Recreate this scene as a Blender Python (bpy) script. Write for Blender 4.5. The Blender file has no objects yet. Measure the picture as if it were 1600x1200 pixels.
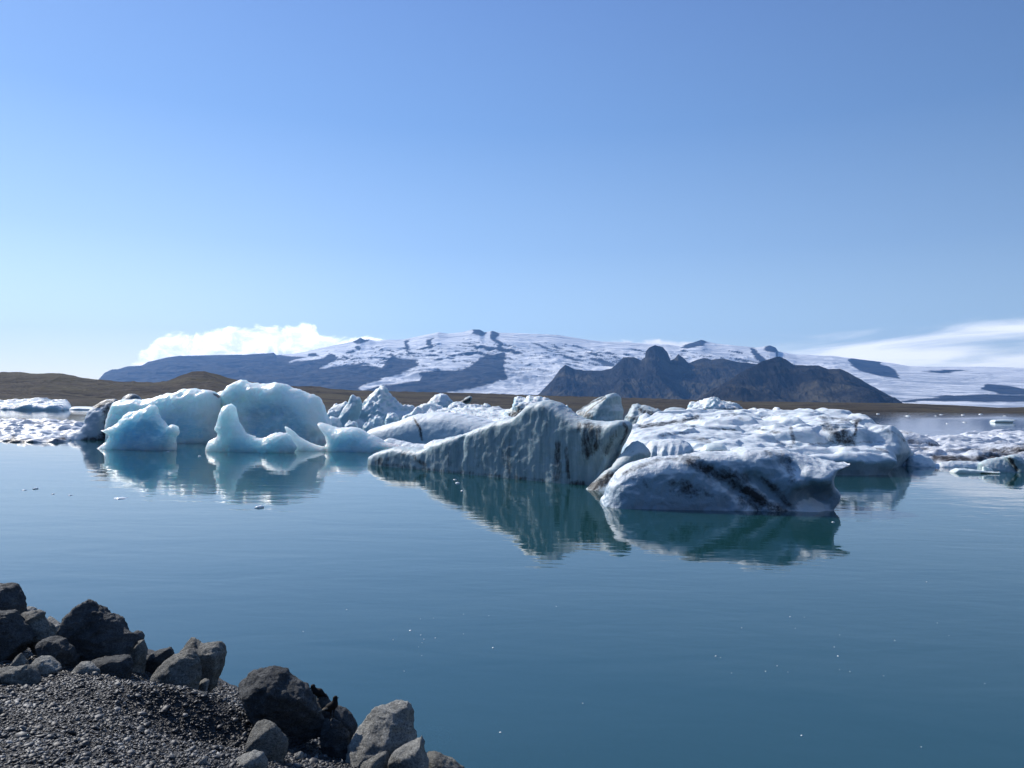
import bpy, math, random
import numpy as np
from mathutils import Matrix, Vector

sc = bpy.context.scene
COL = sc.collection
R = math.radians

# ------------------------------------------------------------------ camera
CAM_H = 4.2                       # eye above the water
PITCH, ROLL = 1.5, 0.78           # degrees up, degrees (horizon lower on the right)
FPX = 1180.0                      # focal length in pixels of the 1600-wide photograph
cam_d = bpy.data.cameras.new('camera')
cam = bpy.data.objects.new('camera', cam_d)
COL.objects.link(cam)
cam_d.sensor_fit = 'HORIZONTAL'
cam_d.sensor_width = 36.0
cam_d.lens = 36.0 * FPX / 1600.0
cam_d.clip_start = 0.1
cam_d.clip_end = 200000.0
CM = Matrix.Rotation(R(90 + PITCH), 3, 'X') @ Matrix.Rotation(R(ROLL), 3, 'Z')
cam.matrix_world = Matrix.Translation((0, 0, CAM_H)) @ CM.to_4x4()
sc.camera = cam
CN = np.array(CM)

def azel(px, py):
    v = CN @ np.array([(px - 800) / FPX, (600 - py) / FPX, -1.0]); v /= np.linalg.norm(v)
    return math.atan2(v[0], v[1]), math.asin(v[2])
# ------------------------------------------------------------------ sun, sky, exposure
SUN_AZ, SUN_EL = -51.5, 36.0      # degrees: left of the view, above the horizon
sd = Vector((math.sin(R(SUN_AZ)) * math.cos(R(SUN_EL)), math.cos(R(SUN_AZ)) * math.cos(R(SUN_EL)), math.sin(R(SUN_EL))))
sun_d = bpy.data.lights.new('sun', 'SUN')
sun_d.energy = 5.0
sun_d.angle = R(0.53)
sun_d.color = (1.0, 0.95, 0.88)
sun = bpy.data.objects.new('sun', sun_d)
sun.rotation_euler = sd.to_track_quat('Z', 'Y').to_euler()
COL.objects.link(sun)

w = bpy.data.worlds.new('World'); sc.world = w
w.use_nodes = True
wt = w.node_tree; wt.nodes.clear()
def WN(t, **k):
    n = wt.nodes.new(t)
    for a, b in k.items(): setattr(n, a, b)
    return n
WL = wt.links.new
sky = WN('ShaderNodeTexSky'); sky.sky_type = 'NISHITA'; sky.sun_disc = False
sky.sun_elevation = R(SUN_EL); sky.sun_rotation = R(SUN_AZ)
sky.air_density = 1.0; sky.dust_density = 0.25; sky.ozone_density = 1.6; sky.altitude = 0
bg = WN('ShaderNodeBackground'); bg.inputs['Strength'].default_value = 0.11
wo = WN('ShaderNodeOutputWorld')
bg.inputs['Strength'].default_value = 0.112
tn = WN('ShaderNodeMix', data_type='RGBA', blend_type='MULTIPLY'); tn.inputs[0].default_value = 1.0; tn.inputs[7].default_value = (0.93, 0.99, 1.06, 1)
WL(sky.outputs[0], tn.inputs[6])
hs = WN('ShaderNodeHueSaturation'); hs.inputs['Saturation'].default_value = 1.18
WL(tn.outputs[2], hs.inputs['Color'])
# thin high cloud low on the right, in the sky itself
tcw = WN('ShaderNodeTexCoord'); sxw = WN('ShaderNodeSeparateXYZ'); WL(tcw.outputs['Generated'], sxw.inputs[0])
def WM(op, a, b=0.0, clamp=False):
    x = WN('ShaderNodeMath', operation=op, use_clamp=clamp)
    for s_, v_ in ((x.inputs[0], a), (x.inputs[1], b)):
        if isinstance(v_, (int, float)): s_.default_value = v_
        else: WL(v_, s_)
    return x.outputs[0]
def WSS(v, a, b):
    x = WN('ShaderNodeMapRange', interpolation_type='SMOOTHSTEP'); WL(v, x.inputs[0]); x.inputs[1].default_value = a; x.inputs[2].default_value = b; return x.outputs[0]
az_ = WM('ARCTAN2', sxw.outputs[0], sxw.outputs[1]); el_ = WM('ARCSINE', sxw.outputs[2])
cv = WN('ShaderNodeCombineXYZ'); WL(WM('MULTIPLY', az_, 5.0), cv.inputs[0]); WL(WM('MULTIPLY', WM('SUBTRACT', el_, WM('MULTIPLY', az_, 0.06)), 42.0), cv.inputs[1])
nz = WN('ShaderNodeTexNoise'); WL(cv.outputs[0], nz.inputs['Vector']); nz.inputs['Scale'].default_value = 1.0; nz.inputs['Detail'].default_value = 6; nz.inputs['Roughness'].default_value = 0.55; nz.inputs['Distortion'].default_value = 0.4
topl = WM('ADD', WM('MULTIPLY', az_, 0.100), 0.046)           # upper edge of the veil rises to the right
ed = WM('SUBTRACT', WM('ADD', topl, WM('MULTIPLY', WM('SUBTRACT', nz.outputs[0], 0.5), 0.05)), el_)
veil = WM('MULTIPLY', WM('MULTIPLY', WSS(ed, -0.006, 0.022), WSS(az_, 0.28, 0.42)), WSS(WM('ADD', nz.outputs[0], WM('MULTIPLY', WM('SUBTRACT', 0.085, el_), 1.6)), 0.30, 0.62))
veil = WM('MULTIPLY', WM('MULTIPLY', veil, WSS(el_, -0.02, 0.0)), 0.85)
# clear-air gradient of this day laid over the physical sky: pale at the horizon, deep above, brighter on the sun's side
sdot = WN('ShaderNodeVectorMath', operation='DOT_PRODUCT'); hv = WN('ShaderNodeVectorMath', operation='NORMALIZE'); hc = WN('ShaderNodeCombineXYZ')
WL(sxw.outputs[0], hc.inputs[0]); WL(sxw.outputs[1], hc.inputs[1]); WL(hc.outputs[0], hv.inputs[0]); WL(hv.outputs[0], sdot.inputs[0])
sdot.inputs[1].default_value = (math.sin(R(SUN_AZ)), math.cos(R(SUN_AZ)), 0)
side = WM('MAXIMUM', WM('ADD', WM('MULTIPLY', sdot.outputs['Value'], 0.60), 0.60), 0.40)
gr = WN('ShaderNodeValToRGB'); e = gr.color_ramp.elements
STOPS = [(0.0, (8.4, 9.6, 10.0)), (0.10, (5.4, 7.3, 9.2)), (0.20, (3.4, 5.1, 7.8)), (0.35, (1.9, 3.35, 6.4)), (0.50, (1.5, 2.6, 5.6)), (0.85, (0.9, 1.9, 4.3)), (1.0, (0.8, 1.7, 4.0))]
while len(e) < len(STOPS): e.new(0.5)
for q, (p_, c_) in zip(e, STOPS):
    q.position = p_; q.color = tuple(v * 0.1 for v in c_) + (1,)
WL(WM('MAXIMUM', el_, 0.0), gr.inputs[0])
low = WM('EXPONENT', WM('MULTIPLY', WM('MAXIMUM', el_, 0.0), -7.0))
sidef = WM('ADD', WM('MULTIPLY', side, WM('SUBTRACT', 1.0, WM('MULTIPLY', low, 0.7))), WM('MULTIPLY', low, 0.7))
gv_ = WN('ShaderNodeVectorMath', operation='SCALE'); WL(gr.outputs[0], gv_.inputs[0]); WL(WM('MULTIPLY', sidef, 10.0), gv_.inputs['Scale'])
cream = WN('ShaderNodeMix', data_type='RGBA'); WL(WM('MULTIPLY', WM('MULTIPLY', WM('MULTIPLY', low, low), 1.0), WSS(sdot.outputs['Value'], 0.66, 0.97)), cream.inputs[0]); WL(gv_.outputs[0], cream.inputs[6]); cream.inputs[7].default_value = (13.6, 12.4, 9.4, 1)
hzm = WN('ShaderNodeMix', data_type='RGBA'); hzm.inputs[0].default_value = 0.75; WL(hs.outputs[0], hzm.inputs[6]); WL(cream.outputs[2], hzm.inputs[7])
mxw = WN('ShaderNodeMix', data_type='RGBA'); WL(veil, mxw.inputs[0]); WL(hzm.outputs[2], mxw.inputs[6]); mxw.inputs[7].default_value = (13.5, 13.4, 13.2, 1)
def WNOISE(sx_, sy_, det, ro, dist=0.3, ox=0.0, oy=0.0):
    c_ = WN('ShaderNodeCombineXYZ'); WL(WM('MULTIPLY', WM('ADD', az_, ox), sx_), c_.inputs[0]); WL(WM('MULTIPLY', WM('ADD', el_, oy), sy_), c_.inputs[1])
    n_ = WN('ShaderNodeTexNoise'); WL(c_.outputs[0], n_.inputs['Vector']); n_.inputs['Scale'].default_value = 1.0; n_.inputs['Detail'].default_value = det; n_.inputs['Roughness'].default_value = ro; n_.inputs['Distortion'].default_value = dist
    return n_.outputs[0]
def cumulus(prev, tops, floor_, amp, soft, lit, dark, fx=34.0, fy=55.0):
    """a bank of cloud in the sky: its upper edge follows tops, broken up by noise, lit from the sun's side"""
    pts = [azel(*q) for q in tops]; a0, a1 = pts[0][0], pts[-1][0]
    mr = WN('ShaderNodeMapRange'); WL(az_, mr.inputs[0]); mr.inputs[1].default_value = a0; mr.inputs[2].default_value = a1
    rp = WN('ShaderNodeValToRGB'); e = rp.color_ramp.elements
    while len(e) < len(pts): e.new(0.5)
    for q, (a, h) in zip(e, pts):
        q.position = (a - a0) / (a1 - a0); q.color = (h * 5, h * 5, h * 5, 1)
    WL(mr.outputs[0], rp.inputs[0])
    top = WM('MULTIPLY', rp.outputs[0], 0.2)
    def dens(ox, oy):
        n_ = WNOISE(fx, fy, 8, 0.62, 0.5, ox, oy)
        return WM('ADD', WM('SUBTRACT', top, WM('ADD', el_, oy)), WM('MULTIPLY', WM('SUBTRACT', n_, 0.54), amp))
    d0 = dens(0, 0); d1 = dens(-0.006, 0.007)
    al = WM('MULTIPLY', WSS(d0, 0.0, soft), WM('MULTIPLY', WSS(az_, a0, a0 + 0.012), WSS(az_, a1, a1 - 0.012)))
    sh = WSS(WM('SUBTRACT', d0, d1), 0.001, 0.016)
    deep = WSS(d0, 0.018, 0.05)
    sh = WM('SUBTRACT', WM('ADD', sh, 0.25), WM('MULTIPLY', deep, 0.55), True)
    cc_ = WN('ShaderNodeMix', data_type='RGBA'); WL(sh, cc_.inputs[0]); cc_.inputs[6].default_value = dark + (1,); cc_.inputs[7].default_value = lit + (1,)
    mm = WN('ShaderNodeMix', data_type='RGBA'); WL(WM('MULTIPLY', al, WSS(el_, floor_, floor_ + 0.005)), mm.inputs[0]); WL(prev, mm.inputs[6]); WL(cc_.outputs[2], mm.inputs[7])
    return mm.outputs[2]
o_ = cumulus(mxw.outputs[2], [(190, 580), (205, 562), (222, 543), (245, 524), (260, 516), (300, 515), (340, 511), (400, 506), (445, 506), (475, 499), (494, 510), (500, 524), (520, 519), (542, 522), (565, 524), (595, 526), (630, 545)], 0.0, 0.032, 0.008, (19, 19, 18.5), (8.5, 9.4, 10.5))
o_ = cumulus(o_, [(180, 518), (190, 512), (205, 513), (214, 510), (226, 518)], 0.0835, 0.012, 0.006, (12, 12, 11.5), (9, 9.4, 9.6), 60, 120)
o_ = cumulus(o_, [(930, 545), (955, 531), (975, 529), (1000, 531), (1030, 527), (1060, 531), (1085, 530), (1110, 533), (1150, 548)], 0.0, 0.014, 0.006, (11, 11, 11), (8, 8.4, 9), 50, 90)
WL(o_, bg.inputs[0]); WL(bg.outputs[0], wo.inputs[0])

vs = sc.view_settings
vs.view_transform = 'Standard'; vs.look = 'None'; vs.exposure = 0.22; vs.gamma = 1.0; vs.use_curve_mapping = False
cy = sc.cycles
cy.max_bounces = 6; cy.diffuse_bounces = 3; cy.glossy_bounces = 3; cy.transmission_bounces = 4; cy.volume_bounces = 0
cy.transparent_max_bounces = 8
cy.caustics_reflective = False; cy.caustics_refractive = False
cy.sample_clamp_indirect = 6.0

# ------------------------------------------------------------------ pixel rays and projection (1600x1200 photograph pixels)
def ray(px, py):
    px = np.asarray(px, float); py = np.asarray(py, float)
    v = np.stack([(px - 800) / FPX, (600 - py) / FPX, -np.ones_like(px + py)], -1)
    return v @ CN.T
def at(px, py, Y):
    """the point seen at (px, py) whose distance along the view axis is Y"""
    d = ray(px, py); Y = np.asarray(Y, float)
    return np.array([0, 0, CAM_H]) + d * (Y / d[..., 1])[..., None]
def on_z(px, py, z=0.0):
    d = ray(px, py)
    return np.array([0, 0, CAM_H]) + d * ((z - CAM_H) / d[..., 2])[..., None]
def project(P):
    c = (np.asarray(P) - np.array([0, 0, CAM_H])) @ CN
    return 800 - c[..., 0] / c[..., 2] * FPX, 600 + c[..., 1] / c[..., 2] * FPX

# ------------------------------------------------------------------ noise
def _h(ix, iy, iz, seed):
    n = (ix.astype(np.int64) * 374761393 + iy.astype(np.int64) * 668265263 + iz.astype(np.int64) * 2147483647 + seed * 974634777) & 0xFFFFFFFF
    n = ((n ^ (n >> 13)) * 1274126177) & 0xFFFFFFFF
    n = ((n ^ (n >> 15)) * 2246822519) & 0xFFFFFFFF
    return (n ^ (n >> 16)) & 0xFFFFFFFF
def noise3(x, y, z, seed=0):
    x, y, z = np.broadcast_arrays(np.asarray(x, float), np.asarray(y, float), np.asarray(z, float))
    ix, iy, iz = np.floor(x), np.floor(y), np.floor(z)
    fx, fy, fz = x - ix, y - iy, z - iz
    ux, uy, uz = [f * f * f * (f * (f * 6 - 15) + 10) for f in (fx, fy, fz)]
    out = 0.0
    for dx in (0, 1):
        for dy in (0, 1):
            for dz in (0, 1):
                h = _h(ix + dx, iy + dy, iz + dz, seed)
                gx = (h & 1023) / 511.5 - 1; gy = ((h >> 10) & 1023) / 511.5 - 1; gz = ((h >> 20) & 1023) / 511.5 - 1
                g = gx * (fx - dx) + gy * (fy - dy) + gz * (fz - dz)
                out = out + g * (ux if dx else 1 - ux) * (uy if dy else 1 - uy) * (uz if dz else 1 - uz)
    return out * 1.3
def fbm(x, y, z, oct=4, seed=0, gain=0.5, ridged=False):
    a, s, t = 1.0, 0.0, 0.0
    for o in range(oct):
        n = noise3(x, y, z, seed + o * 17)
        if ridged: n = 1 - 2 * np.abs(n) - 0.6
        s = s + a * n; t += a; a *= gain
        x, y, z = np.asarray(x) * 2.03 + 3.1, np.asarray(y) * 2.03 + 7.7, np.asarray(z) * 2.03 + 1.3
    return s / t

# ------------------------------------------------------------------ mesh helpers
def tag(o, label=None, cat=None, group=None, kind=None):
    if label: o['label'] = label
    if cat: o['category'] = cat
    if group: o['group'] = group
    if kind: o['kind'] = kind
    return o
def mesh_obj(name, V, F, mat, parent=None, smooth=True, attrs=None, origin=None):
    V = np.asarray(V, np.float64); F = np.asarray(F, np.int32)
    if origin is None:
        origin = np.array([(V[:, 0].min() + V[:, 0].max()) / 2, (V[:, 1].min() + V[:, 1].max()) / 2, V[:, 2].min()])
    origin = np.asarray(origin, float)
    me = bpy.data.meshes.new(name)
    n = F.shape[1]
    me.vertices.add(len(V)); me.vertices.foreach_set('co', (V - origin).astype(np.float32).ravel())
    me.loops.add(F.size); me.loops.foreach_set('vertex_index', F.ravel())
    me.polygons.add(len(F)); me.polygons.foreach_set('loop_start', np.arange(0, F.size, n, dtype=np.int32))
    me.polygons.foreach_set('loop_total', np.full(len(F), n, np.int32))
    me.update(calc_edges=True)
    me.validate()
    if smooth: me.polygons.foreach_set('use_smooth', np.ones(len(me.polygons), bool))
    for k, a in (attrs or {}).items():
        at_ = me.attributes.new(k, 'FLOAT', 'POINT'); at_.data.foreach_set('value', np.asarray(a, np.float32))
    me.materials.append(mat)
    o = bpy.data.objects.new(name, me); COL.objects.link(o)
    o.location = origin
    if parent is not None:
        o.parent = parent; o.location = origin - np.array(parent.location)
    return o
def grid_faces(nu, nv, flip=False):
    i = np.arange(nu * nv).reshape(nu, nv)
    f = np.stack([i[:-1, :-1], i[1:, :-1], i[1:, 1:], i[:-1, 1:]], -1).reshape(-1, 4)
    return f[:, ::-1] if flip else f
def seg_dist(X, Y, P, closed=True):
    """distance of the points (X, Y) to the polyline P, with inside test when closed"""
    P = np.asarray(P, float); Q = np.roll(P, -1, 0)
    if not closed: P, Q = P[:-1], Q[:-1]
    d2 = np.full(np.shape(X), 1e30); ins = np.zeros(np.shape(X), bool)
    for a, b in zip(P, Q):
        e = b - a; L = max(e @ e, 1e-12)
        t = np.clip(((X - a[0]) * e[0] + (Y - a[1]) * e[1]) / L, 0, 1)
        d2 = np.minimum(d2, (X - a[0] - t * e[0]) ** 2 + (Y - a[1] - t * e[1]) ** 2)
        if closed:
            c = (a[1] > Y) != (b[1] > Y)
            with np.errstate(divide='ignore', invalid='ignore'):
                ins ^= c & (X < (b[0] - a[0]) * (Y - a[1]) / ((b[1] - a[1]) if b[1] != a[1] else 1e-12) + a[0])
    d = np.sqrt(d2)
    return np.where(ins, d, -d) if closed else d
def interp_poly(pts, x):
    p = np.asarray(pts, float); return np.interp(x, p[:, 0], p[:, 1])
def smoothstep(a, b, x):
    t = np.clip((x - a) / (b - a), 0, 1); return t * t * (3 - 2 * t)
def surface_nets(F, org, h):
    """closed quad mesh of the zero level of the sampled field F (positive inside)"""
    F = F.copy()
    F[0], F[-1] = -1, -1; F[:, 0], F[:, -1] = -1, -1; F[:, :, 0], F[:, :, -1] = -1, -1
    S = F > 0
    acc = np.zeros(tuple(s - 1 for s in F.shape) + (3,), np.float32); cnt = np.zeros(acc.shape[:3], np.float32)
    nx, ny, nz = F.shape
    for ax in range(3):
        o1, o2 = [a for a in range(3) if a != ax]
        for d1 in (0, 1):
            for d2 in (0, 1):
                s0 = [None] * 3; s1 = [None] * 3
                for a, dd in ((o1, d1), (o2, d2)):
                    s0[a] = s1[a] = slice(dd, F.shape[a] - 1 + dd)
                s0[ax] = slice(0, F.shape[ax] - 1); s1[ax] = slice(1, F.shape[ax])
                a_, b_ = F[tuple(s0)], F[tuple(s1)]
                m = (a_ > 0) != (b_ > 0)
                t = np.where(m, a_ / np.where(m, a_ - b_, 1), 0)
                cnt += m
                acc[..., ax] += np.where(m, t, 0); acc[..., o1] += m * d1; acc[..., o2] += m * d2
    act = cnt > 0
    idx = -np.ones(act.shape, np.int64); idx[act] = np.arange(act.sum())
    V = np.argwhere(act) + acc[act] / cnt[act][:, None]
    V = V * h + np.asarray(org)
    faces = []
    for ax in range(3):
        b, c = (ax + 1) % 3, (ax + 2) % 3
        s0 = [slice(1, -1)] * 3; s1 = [slice(1, -1)] * 3
        s0[ax] = slice(0, -1); s1[ax] = slice(1, None)
        A, B = S[tuple(s0)], S[tuple(s1)]
        for m, fl in ((A & ~B, False), (~A & B, True)):
            p = np.argwhere(m)
            if not len(p): continue
            off = np.ones(3, int); off[ax] = 0; p = p + off
            def g(db, dc):
                q = p.copy(); q[:, b] += db; q[:, c] += dc; return idx[q[:, 0], q[:, 1], q[:, 2]]
            f = np.stack([g(-1, -1), g(0, -1), g(0, 0), g(-1, 0)], -1)
            faces.append(f[:, ::-1] if fl else f)
    return V, np.concatenate(faces)
def vnormals(V, F):
    n = np.cross(V[F[:, 2]] - V[F[:, 0]], V[F[:, 3 if F.shape[1] > 3 else 1]] - V[F[:, 1 if F.shape[1] > 3 else 0]])
    if F.shape[1] == 3: n = -n
    N = np.zeros_like(V)
    for k in range(F.shape[1]): np.add.at(N, F[:, k], n)
    return N / np.maximum(np.linalg.norm(N, axis=1), 1e-12)[:, None]
def relax(V, F, it=1, f=0.5):
    for _ in range(it):
        S = np.zeros_like(V); C = np.zeros(len(V))
        k = F.shape[1]
        for a in range(k):
            for b in ((a + 1) % k,):
                np.add.at(S, F[:, a], V[F[:, b]]); np.add.at(S, F[:, b], V[F[:, a]])
                np.add.at(C, F[:, a], 1); np.add.at(C, F[:, b], 1)
        V = V * (1 - f) + f * S / np.maximum(C, 1)[:, None]
    return V

# ------------------------------------------------------------------ material helper
class MatB:
    def __init__(s, name):
        s.m = bpy.data.materials.new(name); s.m.use_nodes = True
        s.t = s.m.node_tree; s.b = s.t.nodes['Principled BSDF']; s.o = s.t.nodes['Material Output']
    def n(s, t, **k):
        x = s.t.nodes.new(t)
        for a, v in k.items():
            if a in x.inputs.keys(): x.inputs[a].default_value = v
            else: setattr(x, a, v)
        return x
    def l(s, a, b): s.t.links.new(a, b)
    def coords(s, scale=(1, 1, 1), obj=True):
        tc = s.n('ShaderNodeTexCoord'); mp = s.n('ShaderNodeMapping')
        s.l(tc.outputs['Object'] if obj else tc.outputs['Generated'], mp.inputs[0]); mp.inputs['Scale'].default_value = scale
        return mp.outputs[0]
    def noise(s, vec, scale=1, detail=4, rough=0.5, dist=0.0, ntype=None):
        x = s.n('ShaderNodeTexNoise'); x.inputs['Scale'].default_value = scale
        x.inputs['Detail'].default_value = detail; x.inputs['Roughness'].default_value = rough; x.inputs['Distortion'].default_value = dist
        s.l(vec, x.inputs['Vector']); return x.outputs[0]
    def ramp(s, fac, stops):
        x = s.n('ShaderNodeValToRGB'); e = x.color_ramp.elements
        while len(e) < len(stops): e.new(0.5)
        for q, (p, c) in zip(e, stops):
            q.position = p; q.color = (c, c, c, 1) if not hasattr(c, '__len__') else tuple(c) + (1,)
        s.l(fac, x.inputs[0]); return x.outputs[0]
    def mix(s, fac, a, b, mode='MIX'):
        x = s.n('ShaderNodeMix', data_type='RGBA', blend_type=mode)
        for sock, v in ((x.inputs[0], fac), (x.inputs[6], a), (x.inputs[7], b)):
            if isinstance(v, (int, float)): sock.default_value = v
            elif isinstance(v, tuple): sock.default_value = v + (1,)
            else: s.l(v, sock)
        return x.outputs[2]
    def math(s, op, a, b=0.0, clamp=False):
        x = s.n('ShaderNodeMath', operation=op, use_clamp=clamp)
        for sock, v in ((x.inputs[0], a), (x.inputs[1], b)):
            if isinstance(v, (int, float)): sock.default_value = v
            else: s.l(v, sock)
        return x.outputs[0]
    def attr(s, name): return s.n('ShaderNodeAttribute', attribute_name=name).outputs['Fac']
    def bump(s, h, dist, strength=1.0, prev=None):
        x = s.n('ShaderNodeBump'); x.inputs['Strength'].default_value = strength; x.inputs['Distance'].default_value = dist
        s.l(h, x.inputs['Height'])
        if prev is not None: s.l(prev, x.inputs['Normal'])
        return x.outputs[0]

# ================================================================== WATER
m = MatB('lagoon_water'); m.t.nodes.remove(m.b)
c1 = m.coords((0.22, 0.50, 1))
n1 = m.noise(c1, 1.0, 3, 0.5, 0.4)
c2 = m.coords((1.3, 3.2, 1))
n2 = m.noise(c2, 1.0, 2, 0.5, 0.3)
patch = m.ramp(m.noise(m.coords((0.012, 0.05, 1)), 1.0, 3, 0.5), [(0.42, 0.15), (0.62, 1.0)])
b1 = m.bump(n1, 0.016)
h2 = m.math('MULTIPLY', n2, patch)
b2 = m.bump(h2, 0.005, prev=b1)
gl = m.n('ShaderNodeBsdfGlossy'); gl.inputs['Roughness'].default_value = 0.02; gl.inputs[0].default_value = (1, 1, 1, 1)
dfw = m.n('ShaderNodeBsdfDiffuse'); dfw.inputs[0].default_value = (0.014, 0.072, 0.080, 1)
trw = m.n('ShaderNodeBsdfTransparent'); trw.inputs[0].default_value = (0.55, 0.8, 0.85, 1)
body = m.n('ShaderNodeMixShader'); body.inputs[0].default_value = 0.22
m.l(dfw.outputs[0], body.inputs[1]); m.l(trw.outputs[0], body.inputs[2])
fr = m.n('ShaderNodeFresnel'); fr.inputs[0].default_value = 1.85
surf = m.n('ShaderNodeMixShader')
m.l(fr.outputs[0], surf.inputs[0]); m.l(body.outputs[0], surf.inputs[1]); m.l(gl.outputs[0], surf.inputs[2])
m.l(b2, gl.inputs['Normal']); m.l(b2, fr.inputs['Normal'])
m.l(surf.outputs[0], m.o.inputs['Surface'])
WATER = m.m
k = [-90000, -20000, -4000, -800, -200, -50, 0, 50, 200, 800, 4000, 20000, 90000]
gx, gy = np.meshgrid(k, k, indexing='ij')
V = np.stack([gx.ravel(), gy.ravel(), np.zeros(gx.size)], -1)
tag(mesh_obj('water', V, grid_faces(13, 13), WATER, origin=(0, 0, 0)), kind='structure')

# ================================================================== MOUNTAINS
def terrain(name, px0, px1, nx, crest, base, Yb, Yc, nt, mat, shape=1.0, relief=None, back=3000, backn=8, attrs=None, z_end=-30, crestblend=True):
    """a slope rising from its foot (picture line base, distance Yb) to its crest line (distance Yc), then falling away behind"""
    px = np.linspace(px0, px1, nx); t = np.linspace(0, 1, nt)
    PX, T = np.meshgrid(px, t, indexing='ij')
    yc1 = interp_poly(crest, px); yb = interp_poly(base, PX)
    kk = np.exp(-np.linspace(-2.5, 2.5, 2 * (nx // 14) + 1) ** 2); kk /= kk.sum()
    ycs = np.convolve(np.pad(yc1, nx // 14, mode='edge'), kk, 'valid')
    bw = (T ** 5) if crestblend else T * 0 + 1
    yc = yc1[:, None] * bw + (ycs[:, None] * 0.95 + yb * 0.05) * (1 - bw)
    YB = interp_poly(Yb, PX) if hasattr(Yb, '__len__') else Yb; YC = interp_poly(Yc, PX) if hasattr(Yc, '__len__') else Yc
    D = YB + (YC - YB) * T
    P = at(PX, yb + (yc - yb) * T ** shape, D)
    if relief is not None: P[..., 2] += relief(P, PX, T)
    at_ = {kk: f(P, PX, T, *project(P)) for kk, f in (attrs or {}).items()}
    s = np.linspace(0, 1, backn + 1)[1:]
    Q = np.repeat(P[:, -1:, :], backn, 1)
    Q[..., 1] += s * back; Q[..., 0] *= Q[..., 1] / (Q[..., 1] - s * back)
    Q[..., 2] = P[:, -1:, 2] + (z_end - P[:, -1:, 2]) * s ** 1.3
    foot = P[:, :1, :].copy(); foot[..., 2] = z_end; foot[..., 1] -= 5
    A = np.concatenate([foot, P, Q], 1)
    n2_ = A.shape[1]
    at2 = {kk: np.concatenate([v[:, :1], v, np.repeat(v[:, -1:], backn, 1)], 1).ravel() for kk, v in at_.items()}
    return tag(mesh_obj(name, A.reshape(-1, 3), grid_faces(nx, n2_), mat, attrs=at2, origin=(0, 0, 0)), kind='structure')

def in_polys(x, y, polys, soft=1.5):
    d = np.full(np.shape(x), -1e9)
    for p in polys: d = np.maximum(d, seg_dist(x, y, p))
    return np.clip(0.5 + d / (2 * soft), 0, 1)

# --- far massif: ice cap with rock showing through
m = MatB('ice_cap_and_rock')
pos = m.coords((1, 1, 1))
snow = m.attr('snow')
stretch = m.coords((0.0005, 0.0012, 0.006))
streak = m.noise(stretch, 1.0, 6, 0.62, 0.6)
fine = m.noise(m.coords((0.003, 0.003, 0.01)), 1.0, 5, 0.6)
dirty = m.ramp(streak, [(0.40, 0.0), (0.62, 1.0)])
snowc = m.mix(m.math('MULTIPLY', dirty, m.attr('grime')), (0.93, 0.94, 0.95), (0.34, 0.38, 0.44))
rockc = m.mix(m.ramp(fine, [(0.35, 0), (0.65, 1)]), (0.016, 0.017, 0.020), (0.050, 0.047, 0.045))
col = m.mix(snow, rockc, snowc)
m.l(col, m.b.inputs['Base Color']); m.b.inputs['Roughness'].default_value = 0.9; m.b.inputs['Specular IOR Level'].default_value = 0.1
bh = m.noise(m.coords((0.0007, 0.0022, 0.004)), 1.0, 6, 0.6, 0.8)
m.l(m.bump(bh, 150.0), m.b.inputs['Normal'])
CAPM = m.m

CREST1 = [(-500, 612), (0, 612), (140, 604), (155, 592), (163, 583), (175, 577), (184, 577), (200, 572), (222, 571), (232, 565), (262, 558), (282, 556), (330, 555), (380, 554), (428, 551),
          (432, 555), (470, 551), (500, 544), (520, 540), (545, 535), (556, 532), (563, 528), (570, 531), (577, 530), (585, 532), (600, 531), (632, 530), (652, 526), (670, 522), (685, 519), (700, 521),
          (722, 519), (738, 515), (750, 515), (757, 519), (770, 517), (779, 520), (800, 520), (840, 522), (870, 523), (895, 527), (920, 531), (945, 534), (980, 535), (1010, 537), (1040, 538), (1062, 541), (1080, 536), (1096, 531), (1106, 534), (1120, 537),
          (1150, 540), (1180, 543), (1195, 541), (1203, 540), (1212, 543), (1216, 549), (1245, 554), (1300, 556), (1340, 561), (1390, 567), (1420, 572), (1460, 573), (1540, 573), (1600, 575), (2200, 580)]
BASE1 = [(-500, 622), (140, 624), (400, 626), (700, 629), (1100, 633), (1600, 641), (2200, 650)]
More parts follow.
